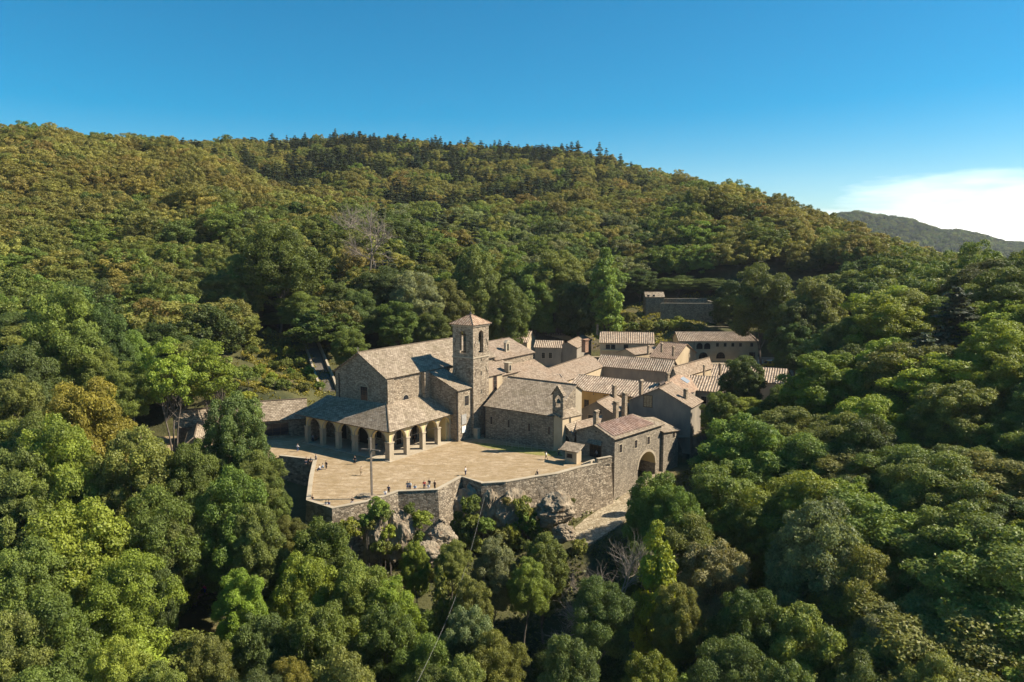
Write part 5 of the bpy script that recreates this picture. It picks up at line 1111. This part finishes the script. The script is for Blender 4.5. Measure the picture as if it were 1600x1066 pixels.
for i in range(len(P_)):
    cn_, k = SPEC[i]; x, y = P_[i]; h = 15.5*(1+g.normal()*.12); wd = (1.18 if y < 250 else 1.32)*math.exp(g.normal()*.15)
    if k in ('fir', 'fir2'): h *= 1.15+.15*g.normal(); wd *= 1.3
    if y > 420: wd *= .95
    if i in ind: kk = SWAP[k] if y < 185 and i not in keepk else k; plant(kk, x, y, gz[i]-.3, h*1.08, wd*.95, cn_, name=KN.get(k, 'beech_tree' if cn_ in ('brown', 'tan', 'rust') else 'broadleaf_tree'), cat='tree')
    else: rest.append((x, y, gz[i]-.3, h, wd*(.93 if y < 175 else 1), cn_, SWAP[k] if y < 175 else k))
# far hill cover: small crowns on the hill across the valley
fg = np.random.default_rng(9); nf = 5200; fu2 = fg.uniform(1180, 1700, nf); fy2 = fg.uniform(1850, 2640, nf); fz2 = far_z(fu2, fy2)
for i in range(nf): rest.append(((fu2[i]-800)/F_PX*fy2[i], fy2[i], fz2[i]-3, 17, 1.5, ('dark', 'olive', 'pine', 'green')[fg.integers(4)], ('m0', 'fir', 'm3')[fg.integers(3)]))
KEYS = ['m0', 'm1', 'm2', 'm3', 'fir', 'fir2', 'n0', 'n1', 'n3', 'n4']
me = bpy.data.meshes.new('forest'); me.from_pydata([r[:3] for r in rest], [], [])
def attr(name, typ, key, data): a = me.attributes.new(name, typ, 'POINT'); a.data.foreach_set(key, np.array(data, np.float32 if typ != 'INT' else np.int32).ravel())
attr('pk', 'INT', 'value', [KEYS.index(r[6]) for r in rest]); attr('rot', 'FLOAT', 'value', g.random(len(rest))*6.283)
attr('scl', 'FLOAT_VECTOR', 'vector', [(r[4], r[4], r[3]/PROTO[r[6]][2]) for r in rest])
attr('tint', 'FLOAT_COLOR', 'color', [vary(COLN[r[5]][0], g, .16) for r in rest])
fo = bpy.data.objects.new('forest', me); COL.objects.link(fo); tag(fo, 'dense mixed wood of brown beeches and dark firs covering the hills', 'forest', kind='stuff')
ng = bpy.data.node_groups.new('forest_scatter', 'GeometryNodeTree'); ng.interface.new_socket('Geometry', in_out='INPUT', socket_type='NodeSocketGeometry'); ng.interface.new_socket('Geometry', in_out='OUTPUT', socket_type='NodeSocketGeometry')
gi = ng.nodes.new('NodeGroupInput'); go = ng.nodes.new('NodeGroupOutput'); jn_ = ng.nodes.new('GeometryNodeJoinGeometry')
def named(nm, typ): n = ng.nodes.new('GeometryNodeInputNamedAttribute'); n.data_type = typ; n.inputs['Name'].default_value = nm; return n.outputs['Attribute']
ps = {}
for o in COL.objects:
    if o.type == 'MESH' and o.name.startswith('crown'):
        for k in KEYS:
            if o.data == PROTO[k][0] and k not in ps: ps[k] = o
for i, k in enumerate(KEYS):
    cmp_ = ng.nodes.new('FunctionNodeCompare'); cmp_.data_type = 'INT'; cmp_.operation = 'EQUAL'; ng.links.new(named('pk', 'INT'), cmp_.inputs[2]); cmp_.inputs[3].default_value = i
    oi = ng.nodes.new('GeometryNodeObjectInfo'); oi.transform_space = 'ORIGINAL'; oi.inputs['Object'].default_value = ps[k]
    sm = ng.nodes.new('GeometryNodeSetMaterial'); sm.inputs['Material'].default_value = MLEAFI; ng.links.new(oi.outputs['Geometry'], sm.inputs['Geometry'])
    ip = ng.nodes.new('GeometryNodeInstanceOnPoints'); ng.links.new(gi.outputs[0], ip.inputs['Points']); ng.links.new(cmp_.outputs[0], ip.inputs['Selection']); ng.links.new(sm.outputs[0], ip.inputs['Instance'])
    cx = ng.nodes.new('ShaderNodeCombineXYZ'); ng.links.new(named('rot', 'FLOAT'), cx.inputs[2]); ng.links.new(cx.outputs[0], ip.inputs['Rotation']); ng.links.new(named('scl', 'FLOAT_VECTOR'), ip.inputs['Scale']); ng.links.new(ip.outputs[0], jn_.inputs[0])
ng.links.new(jn_.outputs[0], go.inputs[0]); md = fo.modifiers.new('scatter', 'NODES'); md.node_group = ng
# undergrowth and meadow tufts as ground cover
def cover(name, label, pts, leaf, col, hgt, mat=None):
    g_ = np.random.default_rng(len(pts)); pts = np.array(pts); n = len(pts); me_ = leaf_mesh(name, pts+np.stack([np.zeros(n), np.zeros(n), g_.random(n)*hgt], 1), unit(g_.normal(size=(n, 3))+np.array([.3, -.2, .9])), leaf*(.6+.8*g_.random(n)), g_.random(n), MLEAF, g_)
    o = bpy.data.objects.new(name, me_); COL.objects.link(o); o.color = (*col, 1); return tag(o, label, 'undergrowth', kind='stuff')
g_ = np.random.default_rng(3)
def scatter_in(poly, n, keepf=None):
    lo, hi = poly.min(0), poly.max(0); q = lo+(hi-lo)*g_.random((n, 2)); q = q[sdist(q[:, 0], q[:, 1], poly) < 0]; q = q[(sdist(q[:, 0], q[:, 1], PLAT) > .3)]
    c = vnoise(q[:, 0], q[:, 1], 5, 4)+vnoise(q[:, 0], q[:, 1], 2, 5)*.6; q = q[c > -.12]; _, pq = path_near(q[:, 0], q[:, 1]); q = q[pq > 3.6]; return np.column_stack([q, ground(q[:, 0], q[:, 1])])
cover('meadow_grass', 'sunlit yellow-green meadow grass on the garden terraces left of the church', scatter_in(GARD, 26000), .3, (.24, .215, .038), .5)
GA2 = np.array([tuple(PY(u, v, Y))[:2] for u, v, Y in ((330, 640, 172), (330, 600, 200), (520, 560, 235), (535, 610, 186), (470, 625, 176))])
cover('meadow_grass', 'short rough grass between the low left wing and the garden', scatter_in(GA2, 14000), .26, (.16, .15, .03), .4)
cover('meadow_grass', 'grass and weeds on the small terrace below the tower house', scatter_in(TER, 16000), .4, (.24, .225, .04), .6)
CB = np.array([(-52, 124), (-48, 96), (-20, 88), (20, 88), (40, 100), (50, 130), (46, 158), (22, 146), (6, 131), (-9, 127), (-20, 120), (-36, 118)])
cover('undergrowth', 'tangled green undergrowth on the steep bank below the piazza walls', scatter_in(CB, 46000), .26, (.085, .095, .022), .7)
# ------------------------------------------------------------------ bare dead trees
def bare_tree(name, label, x, y, z, H, seed, spread=.5, lean=(0, 0), r=.22):
    g2 = np.random.default_rng(seed); t = thing(name, label, 'dead tree', (x, y, z)); m = MB()
    def grow(p_, d, L, rr, lev):
        n = 3; q = p_
        for k in range(n):
            d = (d+Vector(g2.normal(0, .16, 3))).normalized(); q2 = q+d*L/n; m.tube(q, q2, rr*(1-.25*k/n), rr*(1-.25*(k+1)/n), 5 if lev else 7); q = q2
            if lev < 4 and (k or lev):
                for _ in range(2 if lev < 3 else 1): grow(q, (d+Vector(g2.normal(0, spread, 3))+Vector((0, 0, .12))).normalized(), L*(.62+.2*g2.random()), rr*.55, lev+1)
    grow(Vector((x, y, z-.5)), Vector((lean[0], lean[1], 1)).normalized(), H*.42, r, 0); m.build('branches', MDEAD, t); return t
q = PY(575, 395, 265); bare_tree('dead_tree', 'pale leafless tree standing among golden beeches above the church', q.x, q.y, q.z-8, 24, 3, r=.4)
q = PY(545, 352, 300); bare_tree('dead_tree', 'smaller pale leafless tree upslope left of the big leafless one', q.x, q.y, q.z-8, 17, 5)
q = PY(982, 905, 88); bare_tree('dead_tree', 'pale forked dead branches beside the lime green narrow tree', q.x, q.y, q.z-6, 11, 6, lean=(-.25, 0), r=.11)
q = PY(952, 950, 84); bare_tree('dead_tree', 'low grey dead snag in the dark ravine', q.x, q.y, q.z-5, 8, 9, lean=(-.5, 0), r=.09)
# ------------------------------------------------------------------ rocks of the cliff
mrk, nt, b = newmat('cliff_rock')
r1 = tex(nt, 'ShaderNodeTexNoise', coords(nt, (.5, .5, .5)), Scale=1.0, Detail=10.0, Roughness=.65); r2 = tex(nt, 'ShaderNodeTexNoise', coords(nt, (1.2, 1.2, .5)), Scale=1.0, Detail=8.0, Roughness=.7)
c = ramp(nt, r1.outputs['Fac'], [(.30, (.15, .118, .08)), (.5, (.28, .225, .155)), (.7, (.42, .345, .25))]); c = mixc(nt, ramp(nt, r2.outputs['Fac'], [(.55, (0, 0, 0)), (.7, (.6,)*3)]), c, (.26, .145, .08))
nt.links.new(c, b.inputs['Base Color']); bump(nt, b, r2.outputs['Fac'], 1.0, .5)
def rock(label, c, sx_, sy_, sz_, seed, rz=0, name='rock'):
    bm = bmesh.new(); bmesh.ops.create_icosphere(bm, subdivisions=5, radius=1); sd = Vector((seed*3.1, seed*1.7, seed))
    for v in bm.verts:
        n = v.co.normalized(); f = 1+.30*mnoise.noise(n*1.1+sd)+.16*mnoise.noise(Vector((n.x*2.2, n.y*2.2, n.z*3.2))+sd)-.14*abs(mnoise.noise(n*4.5+sd))+.05*mnoise.cell(n*2.6+sd)+.05*mnoise.noise(n*11+sd)+.03*mnoise.noise(n*24+sd); v.co = Vector((n.x*f*sx_, n.y*f*sy_, n.z*f*sz_))
    me_ = bpy.data.meshes.new(name); bm.to_mesh(me_); bm.free(); me_.materials.append(mrk); o = bpy.data.objects.new(name, me_); COL.objects.link(o); o.location = c; o.rotation_euler = (0, .12, rz); tag(o, label, 'rock'); return o
for lb, u, v, Y, a in (('tall ribbed crag curving down from the foot of the wooden cross', 622, 815, 117, (3.0, 2.4, 6.0, 1, .4)), ('grey crag with ivy below and left of the wooden cross', 588, 806, 115.5, (2.3, 2.0, 5.5, 2, 0)), ('smooth pale pillar of rock at the left end of the rubble wall', 766, 790, 128, (2.1, 2.2, 6.0, 3, 0)),
   ('dark broad cliff face in the recess between bastion and rubble wall', 744, 788, 130, (4.4, 2.6, 6.5, 4, .2)), ('rust stained boulder outcrop under the rubble wall', 866, 797, 127, (4.2, 3.0, 4.4, 5, .5)), ('rock outcrop with brown grass below the rubble wall', 800, 795, 127.5, (3.6, 2.8, 5.5, 6, 1)), ('fallen boulder at the lower edge of the cobbled path', 882, 832, 122, (2.2, 1.8, 2.0, 7, 0)),
   ('bare rock patch on the bank below the bastion', 668, 866, 108, (3.0, 2.2, 2.6, 8, 0)), ('half buried rock on the steep bank near the cable', 690, 842, 112, (2.6, 2.2, 3.0, 9, .7)), ('angular stone block beside the arch at the path edge', 1002, 768, 136, (1.6, 1.4, 2.0, 11, 0))):
    c_ = PY(u, v, Y); hz_r = a[2]*.74; c_.z = min(c_.z, -.6-hz_r); rock(lb, c_, a[0]*.95, a[1]*.85, hz_r, a[3], a[4])
rock('flat pale rock platform that carries the wooden cross', P(577, 776, .1), 2.2, 1.3, .42, 12)
# ------------------------------------------------------------------ wooden cross, cable, fence, signs, van
CX = P(581, 774, .6); CR = thing('wooden_cross', 'very tall weathered wooden cross standing at the piazza edge', 'cross', tuple(CX)); m = MB()
m.box(CX, .30, .30, 10.0, .5); m.build('post', MCROSS, CR); m = MB(); dd = Vector((math.cos(-.35), math.sin(-.35), 0)); m.tube(CX+dd*1.75+Vector((0, 0, 7.9)), CX-dd*1.75+Vector((0, 0, 7.9)), .13, .13, 8); m.build('crossbar', MCROSS, CR)
m = MB(); a = P(757, 777, -1.5); b2 = PY(640, 1090, 60); prev = a
for k in range(1, 25):
    t_ = k/24; p_ = a.lerp(b2, t_)-Vector((0, 0, 3.0*math.sin(math.pi*t_))); m.tube(prev, p_, .012, .012, 5); prev = p_
tag(m.build('cable', simple('steel_cable', (.30, .28, .26), .5)), 'long pale steel cable slanting down from the crags over the trees', 'cable')
FN = thing('railing', 'thin metal railing along the grass strip by the chapel', 'railing', tuple(P(775, 697, 0)))
fl = [P(u, v, 0) for u, v in ((775, 694), (800, 700), (830, 703), (858, 705), (876, 709))]; m = MB()
for A_, B_ in zip(fl[:-1], fl[1:]):
    for z_ in (.45, .9): m.tube(A_+Vector((0, 0, z_)), B_+Vector((0, 0, z_)), .03, .03, 5)
m.build('rail', MDRESS, FN)
for A_, B_ in zip(fl[:-1], fl[1:]):
    for k in range(3): m = MB(); p_ = A_.lerp(B_, k/3); m.tube(p_, p_+Vector((0, 0, 1)), .045, .045, 6); m.build('post', MDRESS, FN)
SG = P(1188, 573, .0); sg = thing('sign_panel', 'blank white panel on two posts by the parked van', 'sign', tuple(SG)); m = MB(); m.box(SG+Vector((0, 0, 1.0)), 1.9, .08, 1.5, .1); m.build('panel', MWHITE, sg)
for s_ in (-.8, .8): m = MB(); m.tube(SG+Vector((s_, .1, 0)), SG+Vector((s_, .1, 1.2)), .05, .05); m.build('post', MIRON, sg)
MYV = simple('yellow_paint', (.62, .34, .03), .35, .05); MVW = simple('white_paint', (.75, .74, .72), .35, .05); MTY = simple('tyre', (.02, .02, .02), .8)
def van(label, c, rz, body, L=5.2, W=2.0, H=2.3, nose=True):
    t = thing('parked_van', label, 'van', tuple(c), rz=rz); o_ = t
    def bx(nm, prof, w_, mat):
        m = MB(); A_ = [Vector((x, -w_/2, z)) for x, z in prof]; B_ = [Vector((x, w_/2, z)) for x, z in prof]; n = len(prof); m.face(A_); m.face(B_[::-1])
        for i in range(n): j = (i+1) % n; m.face([A_[j], A_[i], B_[i], B_[j]])
        me_ = bpy.data.meshes.new(nm); me_.from_pydata(m.v, [], m.f); me_.materials.append(mat); oo = bpy.data.objects.new(nm, me_); COL.objects.link(oo); oo.parent = t; return oo
    bx('body', [(-L/2, .35), (L/2, .35), (L/2, 1.05), (L/2-.9, 1.25), (L/2-1.5, H-.1), (L/2-1.8, H), (-L/2+.1, H), (-L/2, H-.2)], W, body)
    bx('roof', [(-L/2+.12, H+.003), (L/2-1.85, H+.003), (L/2-1.9, H+.12), (-L/2+.2, H+.12)], W*.92, MVW); bx('side_window', [(L/2-2.7, H-.9), (L/2-1.75, H-.9), (L/2-1.9, H-.35), (L/2-2.7, H-.35)], W+.02, MGLASS); bx('windscreen', [(L/2-.93, 1.3), (L/2-.88, 1.32), (L/2-1.42, H-.18), (L/2-1.5, H-.2)], W*.86, MGLASS)
    for x in (-L/2+.9, L/2-.9):
        for y in (-W/2+.05, W/2-.05):
            m = MB(); m.tube(Vector((x, y-.12, .36)), Vector((x, y+.12, .36)), .36, .36, 14); me_ = bpy.data.meshes.new('wheel'); me_.from_pydata(m.v, [], m.f); me_.materials.append(MTY); oo = bpy.data.objects.new('wheel', me_); COL.objects.link(oo); oo.parent = t
    return t
c = P(1202, 573.5, 0); van('white roofed yellow van parked beyond the tile roofs', c, math.pi+.15, MYV); c2 = c+Vector((-7.5, 5.5, 0)); van('white van parked just left of the yellow van', c2, .25, MVW, 4.6, 1.9, 1.9)
# ------------------------------------------------------------------ people
MSK = simple('skin', (.42, .26, .18), .6, .08); MCL = objcol('clothing'); MHR = simple('hair', (.05, .035, .025), .7)
def skin_mesh(name, verts, edges, radii, root=0, sub=1):
    me_ = bpy.data.meshes.new(name); me_.from_pydata(verts, edges, []); o = bpy.data.objects.new(name, me_); COL.objects.link(o); md = o.modifiers.new('s', 'SKIN'); md.use_smooth_shade = True
    for i, r_ in enumerate(radii): me_.skin_vertices[0].data[i].radius = (r_ if isinstance(r_, tuple) else (r_, r_)); 
    me_.skin_vertices[0].data[root].use_root = True; o.modifiers.new('u', 'SUBSURF').levels = sub
    dg = bpy.context.evaluated_depsgraph_get(); out = bpy.data.meshes.new_from_object(o.evaluated_get(dg)); bpy.data.objects.remove(o); out.name = name; return out
def figure(pose):
    """joints for a 1.72 m figure facing +Y: returns body, shirt, trousers, hair meshes"""
    if pose == 'sit':
        hip = .50; L = {'kl': (-.12, .44, .50), 'al': (-.12, .46, .08), 'tl': (-.12, .64, .03), 'kr': (.12, .44, .50), 'ar': (.12, .48, .08), 'tr': (.12, .66, .03)}; A = {'el': (-.24, .10, .78), 'hl': (-.16, .34, .62), 'er': (.24, .10, .78), 'hr': (.16, .34, .62)}; fw = .06
    elif pose == 'walk':
        hip = .92; L = {'kl': (-.10, .18, .50), 'al': (-.09, .22, .10), 'tl': (-.09, .40, .05), 'kr': (.10, .02, .48), 'ar': (.10, -.30, .14), 'tr': (.10, -.18, .03)}; A = {'el': (-.26, -.14, 1.12), 'hl': (-.25, -.04, .88), 'er': (.26, .12, 1.12), 'hr': (.23, .34, 1.02)}; fw = .03
    else:
        hip = .92; L = {'kl': (-.11, .02, .50), 'al': (-.12, 0, .09), 'tl': (-.14, .18, .03), 'kr': (.11, .02, .50), 'ar': (.12, 0, .09), 'tr': (.14, .18, .03)}; A = {'el': (-.27, -.02, 1.12), 'hl': (-.24, .10, .88), 'er': (.27, .02, 1.14), 'hr': (.20, .24, 1.06)}; fw = 0
    P0 = Vector((0, 0, hip)); ch = Vector((0, fw*.7, hip+.34)); sh = Vector((0, fw, hip+.48)); nk = Vector((0, fw+.02, hip+.57)); hd = Vector((0, fw+.05, hip+.70)); tp_ = Vector((0, fw+.04, hip+.78))
    v = [P0, P0+Vector((0, .01, .18)), ch, sh, nk, hd, tp_]; r = [(.15, .11), (.14, .10), (.17, .11), (.13, .09), .052, (.075, .09), .06]; e = [(0, 1), (1, 2), (2, 3), (3, 4), (4, 5), (5, 6)]
    idx = {}
    for s, sg_ in (('l', -1), ('r', 1)):
        i0 = len(v); v += [Vector((sg_*.18, fw, hip+.46)), Vector(A['e'+s]), Vector(A['h'+s])]; r += [.055, .042, .032]; e += [(3, i0), (i0, i0+1), (i0+1, i0+2)]
        hd0 = Vector(A['h'+s]); dr = (hd0-Vector(A['e'+s])).normalized(); palm = len(v); v += [hd0+dr*.07]; r += [(.038, .02)]; e += [(i0+2, palm)]
        side = dr.cross(Vector((0, 0, 1))).normalized() if abs(dr.z) < .95 else Vector((0, 1, 0))
        for f in range(4): v.append(hd0+dr*(.135+.015*(1.5-abs(f-1.5)))+side*(.012*(f-1.5)*2)+Vector((0, .012, 0))); r.append(.009); e.append((palm, len(v)-1))
        v.append(hd0+dr*.07+Vector((0, .045, 0))+dr*.03); r.append(.011); e.append((i0+2, len(v)-1))
        j = len(v); v += [Vector((sg_*.09, .0, hip-.04)), Vector(L['k'+s]), Vector(L['a'+s]), Vector(L['t'+s])]; r += [.095, .062, .045, .04]; e += [(0, j), (j, j+1), (j+1, j+2), (j+2, j+3)]; idx[s] = (i0, j)
    body = skin_mesh('body', v, e, r)
    # clothing shells
    sv = [v[0]+Vector((0, 0, -.02))]+v[1:4]; sr = [(.175, .135), (.165, .125), (.19, .13), (.15, .11)]; se = [(0, 1), (1, 2), (2, 3)]
    for s in 'lr': i0 = idx[s][0]; k = len(sv); sv += [v[i0], v[i0+1]+(v[i0]-v[i0+1])*.05, v[i0+1].lerp(v[i0+2], .75)]; sr += [.075, .06, .048]; se += [(3, k), (k, k+1), (k+1, k+2)]
    shirt = skin_mesh('jacket', sv, se, sr)
    tv = [v[0]+Vector((0, 0, .03))]; tr_ = [(.165, .13)]; te = []
    for s in 'lr': j = idx[s][1]; k = len(tv); tv += [v[j], v[j+1], v[j+1].lerp(v[j+2], .92)]; tr_ += [.115, .08, .062]; te += [(0, k), (k, k+1), (k+1, k+2)]
    trou = skin_mesh('trousers', tv, te, tr_)
    bm = bmesh.new(); bmesh.ops.create_uvsphere(bm, u_segments=12, v_segments=8, radius=1)
    for q in bm.verts: q.co = Vector((q.co.x*.092, q.co.y*.105, q.co.z*.10))+Vector((0, hd.y-.022, hd.z+.035))
    bmesh.ops.delete(bm, geom=[q for q in bm.verts if q.co.z < hd.z-.03 or (q.co.y > hd.y+.03 and q.co.z < hd.z+.05)], context='VERTS'); hm = bpy.data.meshes.new('hair'); bm.to_mesh(hm); bm.free()
    # face: nose, eyes, ears as small bumps kept in the head mesh
    bm = bmesh.new(); bm.from_mesh(body)
    for c_, rr, sc3 in (((0, .105, -.005), .016, (1, 1.3, 1.8)), ((-.085, .0, 0), .02, (.5, 1, 1.6)), ((.085, .0, 0), .02, (.5, 1, 1.6))):
        res = bmesh.ops.create_icosphere(bm, subdivisions=1, radius=rr)
        for q in res['verts']: q.co = Vector((q.co.x*sc3[0], q.co.y*sc3[1], q.co.z*sc3[2]))+hd+Vector(c_)*.9
    bm.to_mesh(body); bm.free()
    for m_, mt in ((body, MSK), (shirt, MCL), (trou, MCL), (hm, MHR)): m_.materials.clear(); m_.materials.append(mt)
    return body, shirt, trou, hm
FIG = {k: figure(k) for k in ('stand', 'walk', 'sit')}
CLR = {'white': (.75, .74, .72), 'black': (.025, .025, .03), 'tan': (.42, .32, .20), 'blue': (.05, .09, .22), 'grey': (.25, .25, .26), 'red': (.42, .04, .04), 'pink': (.62, .05, .14), 'navy': (.03, .04, .09), 'brown': (.14, .08, .05), 'light blue': (.30, .42, .55), 'dark green': (.04, .07, .04)}
def person(label, pos, pose, rz, top, low, group=None, seat=0):
    o = thing('person', label, 'person', (pos[0], pos[1], pos[2]+seat), group, rz); 
    for nm, me_, cl in zip(('body', 'jacket', 'trousers', 'hair'), FIG[pose], (None, top, low, None)):
        c_ = bpy.data.objects.new(nm, me_); COL.objects.link(c_); c_.parent = o
        if cl: c_.color = (*CLR[cl], 1)
    return o
def pp(u, v, z=0.0): return P(u, v, z)
PE = [
 ('person in white walking in the shade before the left wing', (465, 706), 'walk', -.8, 'white', 'blue', 0),
 ('person in dark clothes standing by the piazza corner wall', (494, 723), 'stand', 2.2, 'grey', 'navy', 0),
 ('person in a white top sitting nearest the left parapet', (500, 736), 'sit', 1.6, 'white', 'blue', -.05),
 ('person in light blue sitting in the middle of the parapet group', (505, 734), 'sit', 1.8, 'light blue', 'grey', -.05),
 ('person in black standing at the right of the parapet group', (510, 733.5), 'stand', 2.6, 'black', 'black', 0),
 ('person in brown sitting at the shaded terrace wall on the left', (479, 724), 'sit', 3.1, 'brown', 'navy', 0),
 ('person in grey beside the one in brown at the terrace wall', (486.5, 724), 'sit', 2.9, 'grey', 'brown', 0),
 ('person all in black standing at the edge of the portico shadow', (554.7, 725.5), 'stand', 3.0, 'black', 'black', 0),
 ('person in tan clothes walking across the sunlit piazza', (564.8, 743), 'walk', .4, 'tan', 'tan', 0),
 ('person in black sitting alone at the far left parapet corner', (489, 785), 'sit', 2.6, 'black', 'navy', 0),
 ('person in white sitting on the front parapet, left of a pair', (510, 793.5), 'sit', 2.9, 'white', 'navy', 0),
 ('person in blue sitting on the front parapet, right of a pair', (514.5, 793.5), 'sit', 2.7, 'blue', 'grey', 0),
 ('person in brown sitting on the parapet left of the cross', (551, 788), 'sit', 2.9, 'brown', 'grey', 0),
 ('person in white sitting just right of the cross', (602, 776), 'sit', 3.4, 'white', 'blue', 0),
 ('person in navy standing behind the one in white near the cross', (607.5, 773), 'stand', 3.0, 'navy', 'black', 0),
 ('person in grey leftmost at the bastion parapet', (637, 767), 'stand', 3.2, 'grey', 'blue', 0),
 ('person in white second from left at the bastion parapet', (640.8, 767), 'stand', 2.9, 'white', 'navy', 0),
 ('person in light blue alone in the middle of the bastion parapet', (648.6, 767.5), 'sit', 3.1, 'light blue', 'brown', 0),
 ('person in red brown standing left of the right-hand bastion trio', (663, 765), 'stand', 3.3, 'red', 'navy', 0),
 ('person in white seated between two standing people on the bastion', (669.5, 766), 'sit', 3.0, 'white', 'grey', 0),
 ('person in brown standing at the right end of the bastion', (679.5, 765.5), 'stand', 2.5, 'brown', 'black', 0),
 ('person in black behind the seated one in white on the bastion', (670.8, 763), 'stand', 3.0, 'black', 'grey', 0),
 ('person in a white shirt at the recess between bastion and rubble wall', (727.5, 743), 'stand', 1.2, 'white', 'navy', 0),
 ('person in black sitting alone on the long rubble wall', (840, 744.5), 'sit', 2.2, 'black', 'black', 0),
 ('person in white walking along the grass strip railing', (853.6, 718.5), 'walk', 1.2, 'white', 'tan', 0),
 ('person in dark green near the tiny hut', (873, 713), 'stand', 1.0, 'dark green', 'navy', 0),
 ('person in grey in the doorway of the arch house', (932, 716), 'stand', 2.2, 'grey', 'black', 0),
 ('person in navy standing under the front arches of the portico', (588, 704), 'stand', 3.0, 'navy', 'grey', .1),
 ('person in black under the right side arches of the portico', (648.6, 694), 'stand', 2.5, 'black', 'black', .1),
 ('person in grey at the leftmost portico arch', (489, 691), 'stand', 2.9, 'grey', 'navy', .1),
 ('person in black beside the one in grey at the leftmost portico arch', (494, 690), 'stand', 3.4, 'black', 'brown', .1),
]
for lb, (u, v), ps_, rz, a, b2, dz in PE: person(lb, pp(u, v), ps_, rz, a, b2, seat=dz)
for lb, u, v, Y, a, b2 in (('hiker in a pink top on the forest trail at bottom left', 321, 932, 92, 'pink', 'blue'), ('hiker in red just left of the one in pink', 311, 937, 91, 'red', 'tan')):
    q = hit(u, v, 60); q.z += .02; person(lb, q, 'walk', 2.5, a, b2)
    if lb.startswith('hiker in a'): HK = q
ls = [HK+Vector((-.7*k-.3, -.5*k, 0)) for k in range(6)]
ls = [Vector((q.x, q.y, g1(q.x, q.y)-.05)) for q in ls]
tl = thing('trail_steps', 'rough log steps of the forest trail under the two hikers', 'steps', tuple(HK))
for i, p_ in enumerate(ls): m = MB(); m.box(p_-Vector((0, 0, 2.0)), 1.6, .9, 2.2, .7); m.build('step', simple('trail_earth', (.30, .20, .12), .9) if i == 0 else bpy.data.materials['trail_earth'], tl)
# ------------------------------------------------------------------ labels for every plant
LM = [('bell tower', 736, 560), ('wooden cross', 581, 735), ('church gable', 565, 600), ('arch house', 985, 680), ('long back building', 1120, 540), ('tower house', 1017, 470), ('low left wing', 340, 650), ('big leafless tree', 580, 385), ('yellow van', 1203, 572),
 ('garden stairs', 497, 575), ('bastion', 655, 800), ('cobbled path', 930, 820), ('bottom left corner', 0, 1066), ('bottom right corner', 1600, 1066), ('left edge', 0, 560), ('right edge', 1600, 560), ('hikers', 318, 930), ('lime green tree', 1022, 900), ('cable', 700, 930), ('far hill', 1330, 350), ('chapel', 820, 670), ('dark gabled house', 1030, 640)]
DIR = ['right of', 'upper right of', 'above', 'upper left of', 'left of', 'lower left of', 'below', 'lower right of']
ORD = ['nearest', 'second nearest', 'third nearest', 'fourth nearest', 'fifth nearest', 'sixth nearest', 'seventh nearest', 'eighth nearest', 'ninth nearest', 'tenth nearest']
grp = {}
for t in TREES:
    d = [(math.hypot(t['u']-a[1], t['v']-a[2])+(0 if a[0] != 'cable' else 30), a) for a in LM]; dist, a = min(d, key=lambda q: q[0]); ang = math.degrees(math.atan2(-(t['v']-a[2]), t['u']-a[1])) % 360
    s = int(((ang+22.5) % 360)//45); w_ = 'shrub' if t['cat'] == 'shrub' else ('fir' if t['k'] in ('fir', 'fir2') else 'pine' if t['k'] == 'pine' else 'tree'); grp.setdefault((a[0], s, w_, COLN[t['c']][1]), []).append((dist, id(t), t))
for (ln, s, w_, cn_), L in grp.items():
    L.sort(key=lambda q: q[0])
    for i, (_, _, t) in enumerate(L):
        o = t['o']; f = FORM[t['k']]; f = f.replace(' fir', '').replace(' pine', '') if w_ in ('fir', 'pine') else f
        head = f"{cn_} {f} {w_}"; o['label'] = f"{head}, {ORD[min(i, 9)] if len(L) > 1 else 'standing'} {'of its colour ' if len(L) > 1 else ''}{DIR[s]} the {ln}"
        o['category'] = t['cat']; o['group'] = 'shrubs on the banks and terraces' if t['cat'] == 'shrub' else 'trees around the monastery'

# ------------------------------------------------------------------ air
m = MB(); X_, Y0_, Y1_, Z0_, Z1_ = 5700, -80, 4000, -190, 420
c_ = [(-X_, Y0_), (X_, Y0_), (X_, Y1_), (-X_, Y1_)]; m.prism(c_, Z0_, Z1_); hz_o = m.build('haze', None); tag(hz_o, 'thin pale air haze over the whole valley', 'haze', kind='stuff')
mh = bpy.data.materials.new('haze'); mh.use_nodes = True; nt = mh.node_tree; nt.nodes.clear(); pv = N(nt, 'ShaderNodeVolumePrincipled', Density=HAZE, Anisotropy=0.2); pv.inputs['Color'].default_value = (.82, .9, 1, 1)
mo = nt.nodes.new('ShaderNodeOutputMaterial'); nt.links.new(pv.outputs[0], mo.inputs['Volume']); hz_o.data.materials.append(mh)
